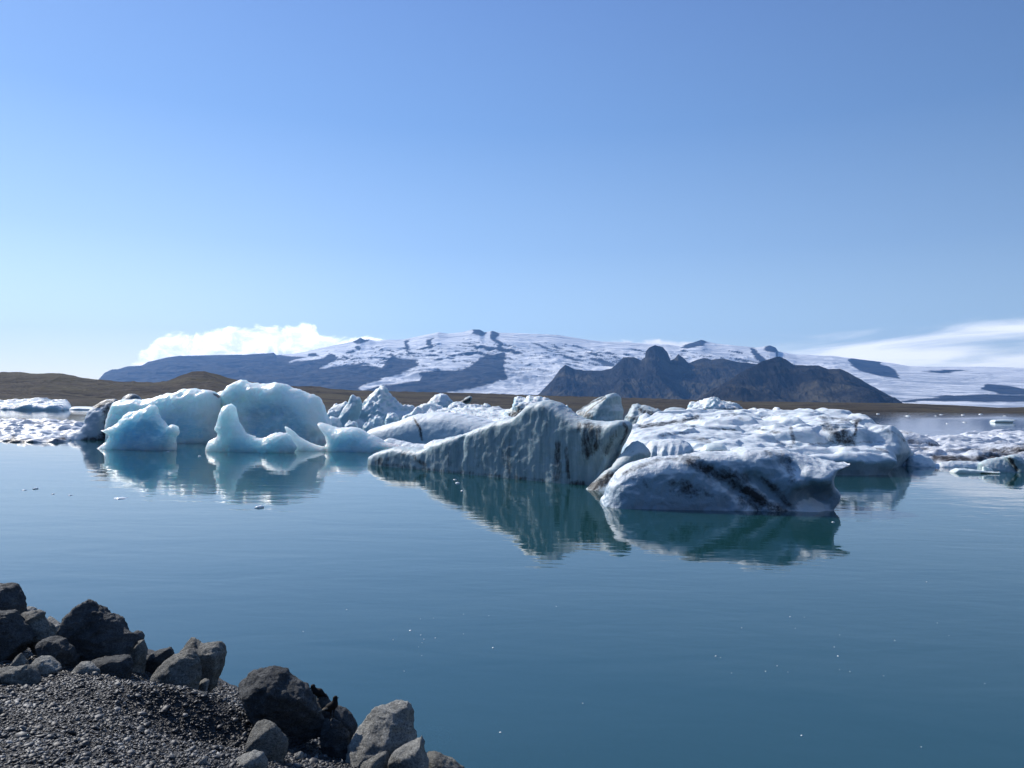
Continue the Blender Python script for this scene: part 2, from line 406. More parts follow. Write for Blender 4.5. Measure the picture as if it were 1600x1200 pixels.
ROCKS = [[(-600, 660), (-600, 500), (100, 540), (430, 548), (437, 556), (478, 557), (450, 567), (500, 560), (520, 552), (525, 561), (497, 576), (560, 568), (597, 574), (612, 552), (620, 559), (645, 562), (652, 572), (630, 582), (600, 590), (572, 598), (562, 606), (575, 612), (560, 660)],
         [(560, 660), (562, 612), (600, 602), (655, 595), (650, 583), (685, 579), (710, 580), (730, 574), (750, 561), (790, 551), (793, 560), (786, 575), (793, 592), (740, 606), (700, 613), (690, 660)],
         [(553, 535), (563, 526), (572, 532), (580, 529), (578, 534), (560, 539)],
         [(738, 520), (738, 512), (752, 512), (760, 520), (752, 524)], [(764, 524), (768, 515), (780, 520), (776, 530), (783, 538), (792, 548), (783, 549), (772, 536), (765, 530)],
         [(1058, 544), (1080, 535), (1096, 529), (1108, 535), (1095, 541), (1070, 545)],
         [(1173, 543), (1184, 547), (1201, 568), (1192, 572), (1178, 558)], [(1192, 545), (1202, 538), (1213, 542), (1216, 551), (1200, 549)],
         [(1324, 562), (1345, 557), (1373, 562), (1378, 570), (1390, 574), (1400, 582), (1410, 592), (1385, 590), (1345, 580), (1328, 571)],
         [(632, 533), (640, 530), (636, 548), (642, 560), (633, 552)], [(668, 530), (678, 526), (676, 545), (668, 540)], [(480, 552), (492, 551), (500, 556), (478, 556)],
         [(540, 550), (552, 546), (556, 550), (541, 554)], [(1530, 608), (1545, 599), (1565, 600), (1610, 610), (1610, 618), (1560, 616)], [(1390, 628), (1480, 618), (1560, 616), (1620, 619), (1620, 627), (1540, 628)],
         [(1440, 580), (1500, 578), (1520, 580), (1470, 583)]]
def relief1(P, PX, T):
    x, y, z = P[..., 0], P[..., 1], P[..., 2]
    e = np.clip(np.minimum(T * 6, (1 - T) * 5), 0, 1)
    plain = smoothstep(1250, 1420, PX)
    wx_ = x + 900 * fbm(x / 4000, y / 3000, 0, 3, 12); wy_ = y + 0.35 * x + 700 * fbm(x / 4000, y / 3000, 5, 3, 13)
    a = fbm(wx_ / 3200, wy_ / 1500, 0, 6, 3, 0.55, ridged=True) * 300 + fbm(wx_ / 900, wy_ / 500, 0, 5, 9, 0.5, ridged=True) * 75
    return a * e * (1 - 0.8 * plain) + fbm(x / 500, 0, 0, 3, 5) * 22 * smoothstep(0.8, 1, T) * (1 - plain)
def snow1(P, PX, T, qx, qy):
    x, y, z = P[..., 0], P[..., 1], P[..., 2]
    w1 = fbm(x / 1500, y / 2500, z / 350, 7, 21, 0.66); w2 = fbm(x / 1200, y / 2500, z / 250, 7, 22, 0.66)
    r = in_polys(qx + 17 * w1, qy + 7 * w2, ROCKS, 0.7)
    # steep rises of the ice cap are bare: slope of the built surface itself
    gz = np.gradient(z, axis=1) / np.maximum(np.gradient(y, axis=1), 1); gx_ = np.abs(np.gradient(z, axis=0) / np.maximum(np.abs(np.gradient(x, axis=0)), 1))
    st = gz + 0.8 * gx_ + 0.22 * fbm(x / 700, y / 900, z / 160, 5, 31, 0.6)
    up = smoothstep(600, 560, qy) * (1 - smoothstep(1230, 1330, qx)) * smoothstep(430, 520, qx)
    spots = smoothstep(0.80, 0.90, st) * up * (T < 0.97)
    return 1 - np.maximum(r, spots)
def grime1(P, PX, T, qx, qy):
    return np.clip(0.2 + 0.8 * smoothstep(570, 610, qy) * smoothstep(560, 700, qx), 0, 1)
terrain('glacier_mountain', -500, 2200, 1700, CREST1, BASE1, 13500, [(-500, 18000), (150, 19000), (430, 21000), (1250, 22500), (2200, 24000)], 230, CAPM, 0.9, relief1, 3500, 6, {'snow': snow1, 'grime': grime1})

# --- nearer dark mountains on the right
m = MatB('dark_mountain_rock')
fn = m.noise(m.coords((0.002, 0.002, 0.004)), 1.0, 7, 0.65, 0.8)
gr = m.noise(m.coords((0.0012, 0.0012, 0.003)), 1.0, 4, 0.6, 0.5)
c_ = m.mix(m.ramp(fn, [(0.38, 0), (0.62, 1)]), (0.006, 0.007, 0.010), (0.028, 0.027, 0.026))
c_ = m.mix(m.ramp(gr, [(0.46, 0), (0.60, 0.85)]), c_, (0.080, 0.070, 0.047))
m.l(c_, m.b.inputs['Base Color']); m.b.inputs['Roughness'].default_value = 0.95; m.b.inputs['Specular IOR Level'].default_value = 0.1
m.l(m.bump(m.noise(m.coords((0.005, 0.0018, 0.0025)), 1.0, 8, 0.68, 0.8), 120.0), m.b.inputs['Normal'])
CREST2 = [(826, 640), (840, 618), (850, 607), (862, 595), (875, 577), (883, 570), (890, 573), (898, 577), (920, 579), (940, 579), (955, 576), (966, 567), (974, 558), (990, 558), (1002, 563), (1008, 558), (1009, 549), (1014, 543), (1024, 539), (1036, 543), (1043, 551), (1048, 563), (1054, 560), (1060, 553), (1067, 559), (1076, 567), (1090, 562), (1100, 559), (1112, 562), (1130, 560), (1150, 565), (1170, 567),
          (1190, 562), (1205, 560), (1218, 557), (1228, 562), (1240, 570), (1262, 571), (1280, 571), (1295, 577), (1312, 576), (1325, 582), (1345, 593), (1362, 603), (1380, 612), (1400, 624), (1425, 640)]
def relief2(P, PX, T):
    x, y = P[..., 0], P[..., 1]
    e = np.clip(np.minimum(T * 5, (1 - T) * 5), 0, 1)
    sp = fbm((x + 500 * fbm(x / 2500, y / 2500, 0, 3, 47)) / 1900, y / 9000, 0, 4, 48, 0.5, ridged=True)
    return 420 * sp * np.sin(np.pi * np.clip(T, 0, 1)) ** 0.8 * (0.4 + 0.6 * (1 - T)) + (fbm(x / 1100, y / 1900, 0, 6, 43, 0.55, ridged=True) * 170 + fbm(x / 260, y / 600, 0, 5, 44, 0.55, ridged=True) * 70) * e + fbm(x / 120, 0, 0, 4, 45) * 14 * smoothstep(0.85, 1, T)
CL = [p_ for p_ in CREST2 if p_[0] <= 1170] + [(1200, 572), (1240, 596), (1290, 640)]
CR = [(1090, 642), (1102, 622), (1120, 606), (1140, 594), (1155, 583), (1172, 575), (1190, 565)] + [p_ for p_ in CREST2 if p_[0] > 1195]
terrain('dark_mountain', 826, 1290, 760, CL, [(800, 635), (1100, 638), (1425, 642)], 9900, [(826, 11400), (1100, 12600), (1290, 12200)], 170, m.m, 1.05, relief2, 1200, 5)
terrain('dark_mountain', 1090, 1425, 620, CR, [(800, 635), (1100, 638), (1425, 642)], 7400, [(1090, 8600), (1220, 9400), (1425, 8800)], 170, m.m, 1.05, relief2, 700, 5)

# --- brown moraine hills beyond the lagoon
m = MatB('moraine_earth')
f1 = m.noise(m.coords((0.012, 0.012, 0.09)), 1.0, 8, 0.72, 0.8)
f2 = m.noise(m.coords((0.006, 0.012, 0.03)), 1.0, 5, 0.6, 0.3)
c_ = m.mix(m.ramp(f1, [(0.35, 0), (0.65, 1)]), (0.014, 0.012, 0.011), (0.105, 0.085, 0.063))
c_ = m.mix(m.ramp(f2, [(0.45, 0), (0.60, 1)]), c_, (0.095, 0.080, 0.050))
m.l(c_, m.b.inputs['Base Color']); m.b.inputs['Roughness'].default_value = 0.95; m.b.inputs['Specular IOR Level'].default_value = 0.1
m.l(m.bump(m.noise(m.coords((0.03, 0.03, 0.08)), 1.0, 8, 0.72, 0.6), 14.0), m.b.inputs['Normal'])
MOR = m.m
CREST0 = [(-600, 575), (-200, 572), (0, 581), (20, 581), (40, 582), (60, 583.5), (98, 583), (112, 586), (130, 591), (158, 593), (180, 596), (205, 596), (208, 595), (215, 597), (240, 598), (262, 594), (280, 587), (300, 581), (318, 579.5), (335, 584), (355, 590), (375, 594), (420, 600),
          (455, 603), (500, 604), (522, 608), (560, 610), (640, 612), (700, 613), (760, 615), (850, 618), (900, 619), (1000, 622), (1100, 625), (1160, 626)]
HOR = lambda px: 620.5 + 0.01363 * px
def rel0(P, PX, T):
    x, y = P[..., 0], P[..., 1]
    return fbm(x / 160, y / 260, 0, 6, 53, 0.6, ridged=True) * 14 * np.clip(T * 4, 0, 1) * np.clip((1 - T) * 5, 0.12, 1) * smoothstep(700, 300, PX) + fbm(x / 30, y / 60, 0, 3, 54) * 3.0 * T
terrain('moraine_hills', -600, 1160, 1100, CREST0, [(-600, 617), (0, 625.5), (300, 628.5), (700, 634), (1160, 640)], [(-600, 1000), (300, 1000), (500, 1150), (1160, 1300)], [(-600, 1700), (300, 1650), (500, 1900), (1160, 2300)], 90, MOR, 1.0, rel0, 600, 4, z_end=-2)
CRESTS = [(1050, 636), (1100, 627.5), (1200, 627.5), (1300, 628.5), (1360, 629.5), (1400, 629.5), (1440, 631), (1500, 633.5), (1560, 637), (1600, 636), (1680, 634), (2200, 640)]
terrain('moraine_spit', 1050, 2200, 900, CRESTS, [(1050, 638), (1100, 638), (1200, 638.5), (1400, 642.5), (1600, 646.5), (2200, 655)], [(1050, 1400), (1300, 1250), (2200, 1150)], 2200, 60, MOR, 0.8,
        lambda P, PX, T: fbm(P[..., 0] / 60, P[..., 1] / 200, 0, 6, 63) * 4.5 * np.clip(T * 4, 0, 1) * np.clip((1 - T) * 5, 0.15, 1), 600, 4, z_end=-2)
# outwash plain between the moraine and the mountains
kx = np.linspace(-40000, 40000, 41); ky = np.linspace(2500, 24000, 30)
gx, gy = np.meshgrid(kx, ky, indexing='ij')
V = np.stack([gx.ravel(), gy.ravel(), (3 + 3 * fbm(gx / 3000, gy / 3000, 0, 3, 71)).ravel()], -1)
tag(mesh_obj('outwash_plain', V, grid_faces(41, 30), MOR, origin=(0, 0, 0)), kind='structure')

# ================================================================== ICE
def ice_material(name, base=(0.70, 0.80, 0.85), deep=(0.25, 0.60, 0.75), sss=0.5, radius=(0.15, 0.45, 0.6), scale=1.0, rough=0.45, bump=0.04, bscale=3.0, dirtcol=(0.020, 0.022, 0.026), streak=None, snow=0.35, spec=0.35, stripes=0.0, cracks=0.0):
    m = MatB(name)
    o = m.coords()
    big = m.noise(m.coords((0.35, 0.35, 0.5)), 1.0, 5, 0.6, 0.4)
    c = m.mix(m.attr('blue'), base, deep)
    c = m.mix(m.ramp(big, [(0.42, 0), (0.62, 0.35)]), c, tuple(0.8 * v for v in base))
    if stripes:
        sn = m.noise(m.coords((1.7, 1.7, 0.13)), 1.0, 6, 0.7, 0.5)
        c = m.mix(m.ramp(sn, [(0.36, 0), (0.60, stripes)]), c, (0.13, 0.20, 0.22))
        sn = m.noise(m.coords((5, 5, 0.3)), 1.0, 4, 0.7, 0.3)
        c = m.mix(m.ramp(sn, [(0.46, 0), (0.66, stripes * 0.7)]), c, (0.50, 0.57, 0.55))
    if cracks:
        vd = m.n('ShaderNodeTexVoronoi', feature='DISTANCE_TO_EDGE')
        m.l(m.mix(0.25, m.coords((1, 1, 1.6)), m.n('ShaderNodeTexNoise', Scale=0.8).outputs[1]), vd.inputs['Vector']); vd.inputs['Scale'].default_value = 0.7
        c = m.mix(m.ramp(vd.outputs[0], [(0.0, cracks), (0.035, 0)]), c, (0.80, 0.88, 0.90))
        c = m.mix(m.ramp(m.noise(m.coords((0.5, 0.5, 2.4)), 1.6, 6, 0.7, 1.2), [(0.50, 0), (0.66, 0.55)]), c, (0.74, 0.82, 0.82))
    # weathered white crust on upward faces; shade painted into the darker sides
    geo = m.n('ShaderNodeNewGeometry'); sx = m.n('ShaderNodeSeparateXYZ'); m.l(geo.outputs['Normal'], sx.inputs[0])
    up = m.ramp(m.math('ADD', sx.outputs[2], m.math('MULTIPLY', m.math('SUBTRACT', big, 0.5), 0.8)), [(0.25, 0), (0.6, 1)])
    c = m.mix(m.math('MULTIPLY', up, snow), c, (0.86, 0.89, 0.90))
    dv = m.coords((1, 1, 1)) if streak is None else m.coords(streak)
    dn = m.noise(dv, 1.4, 7, 0.7, 0.6)
    d = m.math('ADD', m.attr('dirt'), m.math('MULTIPLY', m.math('SUBTRACT', dn, 0.5), 2.4))
    fd = m.noise(o, 9.0, 6, 0.8)
    d = m.math('ADD', d, m.math('MULTIPLY', m.math('SUBTRACT', fd, 0.5), 1.3))
    d = m.ramp(d, [(0.22, 0), (0.95, 0.97)])
    gate = m.ramp(m.attr('dirt'), [(0.0, 0), (0.16, 1)])
    d = m.math('MULTIPLY', d, gate)
    # a thin scatter of ash grit everywhere
    g = m.noise(o, 6.0, 4, 0.75)
    c = m.mix(m.ramp(g, [(0.56, 0), (0.74, 0.22)]), c, (0.25, 0.26, 0.27))
    c = m.mix(d, c, dirtcol)
    m.l(c, m.b.inputs['Base Color'])
    m.b.inputs['Subsurface Weight'].default_value = sss
    if sss > 0:
        m.l(m.math('MULTIPLY', m.math('SUBTRACT', 1.0, d), sss), m.b.inputs['Subsurface Weight'])
    m.b.inputs['Subsurface Radius'].default_value = radius
    m.b.inputs['Subsurface Scale'].default_value = scale
    m.b.inputs['IOR'].default_value = 1.31
    m.b.inputs['Roughness'].default_value = rough
    m.b.inputs['Specular IOR Level'].default_value = spec
    b = m.bump(m.noise(o, bscale, 6, 0.62, 0.3), bump)
    b = m.bump(m.noise(o, bscale * 6, 4, 0.6), bump * 0.22, prev=b)
    m.l(b, m.b.inputs['Normal'])
    return m.m
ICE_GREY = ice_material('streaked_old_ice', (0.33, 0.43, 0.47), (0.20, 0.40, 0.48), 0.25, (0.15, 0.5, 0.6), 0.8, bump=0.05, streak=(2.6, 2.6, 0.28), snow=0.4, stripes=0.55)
ICE_SNOWY = ice_material('snowy_crusted_ice', (0.34, 0.48, 0.58), (0.30, 0.55, 0.68), 0.10, (0.15, 0.4, 0.5), 0.5, bump=0.07, bscale=2.2, snow=0.8)  # base darkened to paint shade on faces not turned up
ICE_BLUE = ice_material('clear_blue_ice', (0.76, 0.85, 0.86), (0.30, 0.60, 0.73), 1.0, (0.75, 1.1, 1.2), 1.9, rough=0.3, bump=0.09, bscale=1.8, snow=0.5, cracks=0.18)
ICE_FRONT = ice_material('wet_dirty_ice', (0.27, 0.37, 0.46), (0.25, 0.48, 0.60), 0.08, (0.12, 0.4, 0.5), 0.5, bump=0.09, bscale=3.0, snow=0.75)  # shade of the front faces painted into a darker base
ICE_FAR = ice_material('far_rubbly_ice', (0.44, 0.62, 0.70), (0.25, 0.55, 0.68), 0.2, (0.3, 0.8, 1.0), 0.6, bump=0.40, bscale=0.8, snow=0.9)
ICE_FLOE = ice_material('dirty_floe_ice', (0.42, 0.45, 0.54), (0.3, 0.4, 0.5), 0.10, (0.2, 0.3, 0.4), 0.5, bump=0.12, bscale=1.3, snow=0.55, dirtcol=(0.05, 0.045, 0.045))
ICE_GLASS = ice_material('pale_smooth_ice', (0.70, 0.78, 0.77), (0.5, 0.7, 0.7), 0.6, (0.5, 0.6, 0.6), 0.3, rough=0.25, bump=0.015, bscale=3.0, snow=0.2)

def stroke_field(P, strokes, warp=4.0, seed=0, freq=1.2):
    qx, qy = project(P)
    n1 = fbm(P[:, 0] * freq, P[:, 1] * freq, P[:, 2] * freq, 4, 90 + seed); n2_ = fbm(P[:, 0] * freq, P[:, 1] * freq, P[:, 2] * freq, 4, 190 + seed)
    qx = qx + warp * n1; qy = qy + warp * n2_
    out = np.zeros(len(P))
    for pl, wd, st in strokes:
        d = seg_dist(qx, qy, pl, closed=False)
        out = np.maximum(out, st * np.clip(1.35 - d / wd, 0, 1))
    return out

def berg(name, outline, D, front, back, round_, h, mat, lean=0.0, under=None, disp=(0.25, 2.5), disp2=(0.05, 0.5), relief=None, dirt=(), blue=None, warp=4.0, seed=0, power=2.0, flute=0.0, cuts=(), ridged=0.0, relax_n=1, label=None, cat='iceberg', group=None, foot=None, parent=None, ends=None, zmin=None, dfreq=1.2, taper=(1.0, 1.0)):
    """an ice body grown from its upright section: the section stands on the water at distance D (a number, or left and right distances) and swells front and back into a closed solid"""
    O = np.array(outline, float)
    DL, DR = D if hasattr(D, '__len__') else (D, D)
    xl, xr = O[:, 0].min(), O[:, 0].max()
    A = at(xl, 650, DL)[:2]; B = at(xr, 650, DR)[:2]
    u = (B - A) / np.linalg.norm(B - A); nrm = np.array([-u[1], u[0]])
    if nrm[1] < 0: nrm = -nrm
    d = ray(O[:, 0], O[:, 1]); t = (A @ nrm) / (d[:, :2] @ nrm)
    P = np.array([0, 0, CAM_H]) + d * t[:, None]
    S = np.stack([(P[:, :2] - A) @ u, P[:, 2]], -1)
    if under is None: under = round_
    zb = -abs(under) if zmin is None else zmin
    if zmin is None:
        a, b = S[0].copy(), S[-1].copy()
        S = np.vstack([S, [b[0], min(b[1], 0)], [b[0], zb], [a[0], zb], [a[0], min(a[1], 0)]])
    m = 4 * h + disp[0]
    u0, u1 = S[:, 0].min() - m, S[:, 0].max() + m
    w0, w1 = S[:, 1].min() - m, S[:, 1].max() + m
    ln = abs(lean) * (w1 - w0)
    v0, v1 = -front * 1.25 - m - ln, back * 1.25 + m + ln
    U = np.arange(u0, u1, h); W = np.arange(w0, w1, h); Vv = np.arange(v0, v1, h)
    UU, WW = np.meshgrid(U, W, indexing='ij')
    dd = seg_dist(UU, WW, S)
    s = np.clip(dd / round_, 0, 1)
    prof = (1 - (1 - s) ** power) ** (1 / power)
    tp_ = taper[0] + (taper[1] - taper[0]) * (UU - S[:, 0].min()) / np.ptp(S[:, 0])
    tf = front * prof; tb = back * prof * tp_
    if flute:
        tf = tf * (1 + flute * fbm(UU / (0.10 * (u1 - u0)), WW / (0.9 * (w1 - w0)), 3.3, 3, 7 + seed))
    if relief is not None:
        tf = np.maximum(tf + relief(UU, WW, S) * np.clip(s * 2, 0, 1), 0.02)
    c = lean * WW
    V3 = Vv[None, None, :] - c[..., None]
    F = np.where(V3 < 0, V3 + tf[..., None], tb[..., None] - V3)
    F = np.where(dd[..., None] > 0, F, np.minimum(dd[..., None], F))
    for (cu, cw, cv, cn, cd) in cuts: pass
    Q, Fc = surface_nets(F, (u0, w0, v0), h)
    Q = relax(Q, Fc, relax_n)
    P = np.empty_like(Q)
    P[:, 0] = A[0] + u[0] * Q[:, 0] + nrm[0] * Q[:, 2]
    P[:, 1] = A[1] + u[1] * Q[:, 0] + nrm[1] * Q[:, 2]
    P[:, 2] = Q[:, 1]
    # orientation: make faces wind outward
    n = vnormals(P, Fc); cen = P.mean(0)
    if np.sum(n * (P - cen)) < 0: Fc = Fc[:, ::-1]; n = -n
    for (amp, wl), oc, sdv in ((disp, 4, 11), (disp2, 3, 23)):
        if amp:
            k = fbm(P[:, 0] / wl, P[:, 1] / wl, P[:, 2] / wl * 1.2, oc, sdv + seed)
            if sdv == 23: k = 0.35 * k + 0.9 * fbm(P[:, 0] / wl, P[:, 1] / wl, P[:, 2] / wl * 0.8, 3, sdv + 9 + seed, 0.5, ridged=True)
            if ridged: k = k * (1 - ridged) + ridged * fbm(P[:, 0] / wl, P[:, 1] / wl, P[:, 2] / wl, oc, sdv + 5 + seed, ridged=True)
            P = P + n * (amp * k)[:, None]
    at_ = {'dirt': stroke_field(P, dirt, warp, seed, dfreq) if len(dirt) else np.zeros(len(P))}
    if blue is None: bl = np.zeros(len(P))
    elif callable(blue): bl = blue(P)
    else: bl = np.clip(stroke_field(P, blue, 6.0, seed + 3, dfreq), 0, 1)
    at_['blue'] = bl
    o = mesh_obj(name, P, Fc, mat, parent=parent, attrs=at_)
    if label: tag(o, label, cat, group)
    return o

def floe(name, pts, plan, h, mat, zb=-0.5, under=0.0, disp=(0.2, 1.5), cups=(0.15, 1.2), steep=2.5, dirt=(), warp=4.0, seed=0, label=None, cat='ice floe', group=None, p=3.0, blue=None, dfreq=1.2, edge=0.6, stretch=1.0, zh=None, terr=0.0, zoff=0.0):
    """a low spreading ice body: its top passes through the given points, its rim follows the plan outline"""
    C3 = np.array([at(*q) for q in pts]); pl = np.array([at(x, 640, Y)[:2] for x, Y in plan])
    m = 4 * h + disp[0]; zh = zh or h
    X = np.arange(pl[:, 0].min() - m, pl[:, 0].max() + m, h); Y = np.arange(pl[:, 1].min() - m, pl[:, 1].max() + m, h)
    Z = np.arange(zb - m, C3[:, 2].max() + disp[0] + cups[0] * 2 + 1.0, zh)
    XX, YY = np.meshgrid(X, Y, indexing='ij')
    num = 0; den = 0
    for q in C3:
        r2 = (XX - q[0]) ** 2 + ((YY - q[1]) * 0.8) ** 2 + 0.05
        wgt = r2 ** (-p / 2); num = num + wgt * q[2]; den = den + wgt
    zs = num / den + zoff
    dp = seg_dist(XX + 0.7 * fbm(XX / 3, YY / 3, 0, 3, seed + 5), YY + 0.7 * fbm(XX / 3, YY / 3, 5, 3, seed + 6), pl)
    zs = zs * (1 - np.exp(-np.clip(dp, 0, None) / edge) * 0.75)
    zs = zs + disp[0] * fbm(XX / disp[1], YY / disp[1] * stretch, 0, 3, seed + 1, 0.42)
    zs = zs + cups[0] * (fbm(XX / cups[1], YY / cups[1] * stretch, 4, 3, seed + 2, ridged=True))
    if terr:
        tq = fbm(XX / 7.0, YY / 7.0 * stretch, 2, 3, seed + 8)
        zs = zs + terr * (smoothstep(-0.13, -0.09, tq) + smoothstep(0.08, 0.12, tq) - 1.0) * smoothstep(0.3, 1.5, dp)
    F = np.minimum((zs[..., None] - Z), (dp[..., None] - under * np.clip(1 - Z / 1.2, 0, 1)) * steep)
    F = np.minimum(F, Z - zb)
    V, Fc = surface_nets(F, (X[0], Y[0], Z[0]), 1.0) if False else surface_nets(F, (0, 0, 0), 1.0)
    V = V * np.array([h, h, zh]) + np.array([X[0], Y[0], Z[0]])
    V = relax(V, Fc, 1)
    n = vnormals(V, Fc)
    if n[np.argmax(V[:, 2]), 2] < 0: Fc = Fc[:, ::-1]; n = -n
    V = V + n * (0.12 * disp[0] * fbm(V[:, 0] / 0.5, V[:, 1] / 0.5, V[:, 2] / 0.4, 3, seed + 9))[:, None]
    at_ = {'dirt': stroke_field(V, dirt, warp, seed, dfreq) if len(dirt) else np.zeros(len(V)), 'blue': np.zeros(len(V)) if blue is None else blue(V)}
    return tag(mesh_obj(name, V, Fc, mat, attrs=at_), label, cat, group)

# --- the long streaked ridge in the middle
def relA(U, W, S):
    L = S[:, 0].max()
    g = -0.35 * np.exp(-((U - 0.44 * L) / 0.35) ** 2) * smoothstep(0.3, 2.5, W)
    return g + 0.07 * fbm(U / 1.4, W / 7, 0, 2, 5) - 0.5 * smoothstep(0.80 * L, 0.95 * L, U) * smoothstep(2.5, 0.8, W)
berg('iceberg', [(586, 727), (586, 713), (595, 707), (606, 703), (625, 698), (645, 700), (664, 701), (676, 698), (688, 690), (700, 686), (714, 682), (726, 680), (742, 672), (762, 664), (778, 658), (795, 654), (812, 650),
      (822, 641), (832, 632), (845, 628), (857, 626.5), (870, 629), (882, 637), (898, 648), (914, 655), (933, 659), (953, 660), (966, 657), (977, 656), (984, 661), (986, 667), (982, 678), (975, 690), (968, 702), (960, 720), (950, 745), (940, 764)],
     (51.5, 38.6), 0.9, 2.2, 0.75, 0.08, ICE_GREY, taper=(1.0, 0.25), lean=0.0, disp=(0.12, 2.6), disp2=(0.07, 0.7), relief=relA, seed=1, power=3.0,
     dirt=[([(920, 668), (918, 690), (922, 708)], 10, 1.0), ([(935, 668), (932, 700)], 7, 0.7), ([(975, 664), (981, 672), (970, 692)], 3, 0.8), ([(872, 695), (870, 750)], 7, 0.75), ([(884, 700), (888, 745)], 4, 0.6), ([(850, 640), (850, 700)], 6, 0.35), ([(905, 662), (906, 675)], 4, 0.7),
           ([(790, 690), (793, 735)], 8, 0.40), ([(745, 700), (748, 730)], 6, 0.35), ([(700, 700), (702, 725)], 5, 0.3), ([(646, 712), (664, 727)], 3.5, 0.75), ([(588, 722), (610, 716), (640, 708)], 4, 0.45), ([(587, 725), (700, 737), (850, 752)], 3.5, 0.55), ([(830, 650), (833, 745)], 4, 0.3), ([(895, 755), (910, 757)], 6, 0.9), ([(960, 680), (945, 705)], 8, 0.45), ([(810, 670), (812, 720)], 5, 0.25)],
     dfreq=1.0, warp=5, label='long grey iceberg ridge with vertical ash streaks and a rounded peak, in mid lagoon')
# scooped low ice at its right foot
berg('iceberg', [(912, 768), (928, 752), (940, 741), (953, 733), (962, 722), (972, 706), (982, 694), (992, 690), (1003, 696), (1012, 706), (1014, 716), (1000, 730), (990, 742)], (37.8, 37.0), 0.9, 3.5, 2.0, 0.07, ICE_GREY, lean=0.55, disp=(0.15, 1.6),
     relief=lambda U, W, S: -0.5 * np.exp(-((U - 2.0) / 1.0) ** 2 - ((W - 0.9) / 0.6) ** 2), seed=2,
     dirt=[([(925, 762), (945, 750), (965, 742), (985, 738)], 10, 1.0), ([(975, 700), (1008, 712)], 3, 0.35)], label='low scooped ice slab with black underside, between the streaked ridge and the rounded white iceberg')
# --- the rounded white iceberg in front
def relB(U, W, S):
    q = 0.0
    for (a, b, wd, dep) in (((7.5, 2.0), (9.3, 0.0), 0.28, -0.30), ((6.1, 1.3), (7.6, 0.0), 0.30, -0.28), ((4.2, 1.7), (6.4, 0.1), 0.30, -0.25), ((7.9, 1.25), (9.6, 1.35), 0.42, 0.55), ((8.3, 0.45), (9.9, 0.5), 0.45, -0.55)):
        q = q + dep * np.exp(-(seg_dist(U, W, [a, b], closed=False) / wd) ** 2)
    return q + 0.12 * fbm(U / 0.9, W / 0.9, 0, 4, 8)
berg('iceberg', [(937, 795), (940, 782), (944, 777), (947, 767), (955, 753), (962, 742), (974, 733), (985, 727), (997, 723), (1010, 719), (1030, 714.5), (1050, 714), (1066, 711), (1090, 708), (1110, 706.5), (1128, 706), (1140, 706), (1150, 706), (1162, 702), (1180, 701), (1200, 702), (1222, 704), (1240, 708), (1262, 714), (1290, 719), (1312, 721), (1330, 725), (1320, 732), (1310, 738), (1300, 741), (1297, 747), (1300, 760), (1309, 772), (1307, 784), (1298, 795)],
     (32.0, 31.6), 1.2, 2.6, 0.95, 0.055, ICE_FRONT, lean=0.08, disp=(0.20, 1.6), disp2=(0.08, 0.6), relief=relB, seed=3, power=2.3, ridged=0.2,
     dirt=[([(1070, 716), (1098, 728), (1120, 741), (1150, 757), (1175, 771), (1200, 790), (1228, 801)], 10, 0.85), ([(1062, 712), (1090, 717)], 6, 0.8), ([(1200, 706), (1215, 712), (1235, 735), (1240, 748)], 7, 0.55), ([(1220, 712), (1232, 716)], 6, 0.6), ([(1190, 748), (1215, 768), (1240, 798)], 6, 0.6), ([(1055, 758), (1075, 766), (1090, 770)], 12, 0.7), ([(1085, 770), (1135, 776)], 4, 0.5), ([(975, 740), (1000, 728), (1035, 717), (1070, 716)], 4, 0.5), ([(985, 748), (1005, 745)], 4, 0.4), ([(1130, 740), (1165, 748)], 12, 0.75), ([(1160, 780), (1190, 796)], 12, 0.6), ([(1005, 752), (1012, 760)], 4, 0.4), ([(938, 797), (1230, 803)], 2, 0.5), ([(1310, 737), (1326, 728)], 2, 0.5)],
     dfreq=1.4, warp=5, label='nearest iceberg, rounded and white with diagonal black bands and a beak on its right')
berg('ice_boulder', [(1094, 709), (1096, 701), (1102, 695), (1113, 692.5), (1126, 693), (1134, 697), (1137, 704), (1136, 709)], 33.2, 0.55, 0.6, 0.5, 0.04, ICE_GLASS, disp=(0.03, 0.6), disp2=(0, 1), zmin=0, seed=4, label='small smooth pale lump of ice sitting on top of the rounded white iceberg', cat='ice boulder')
# fluted fin behind the ice boulder
berg('iceberg', [(1000, 725), (1004, 700), (1012, 689), (1025, 688), (1045, 688), (1060, 689), (1072, 695), (1079, 704), (1080, 714), (1080, 730)], (42, 41), 0.9, 2.5, 1.4, 0.07, ICE_SNOWY, lean=0.5, disp=(0.1, 1.2), flute=0.5, seed=5, label='small fluted ice lump between the streaked ridge and the pale ice boulder')

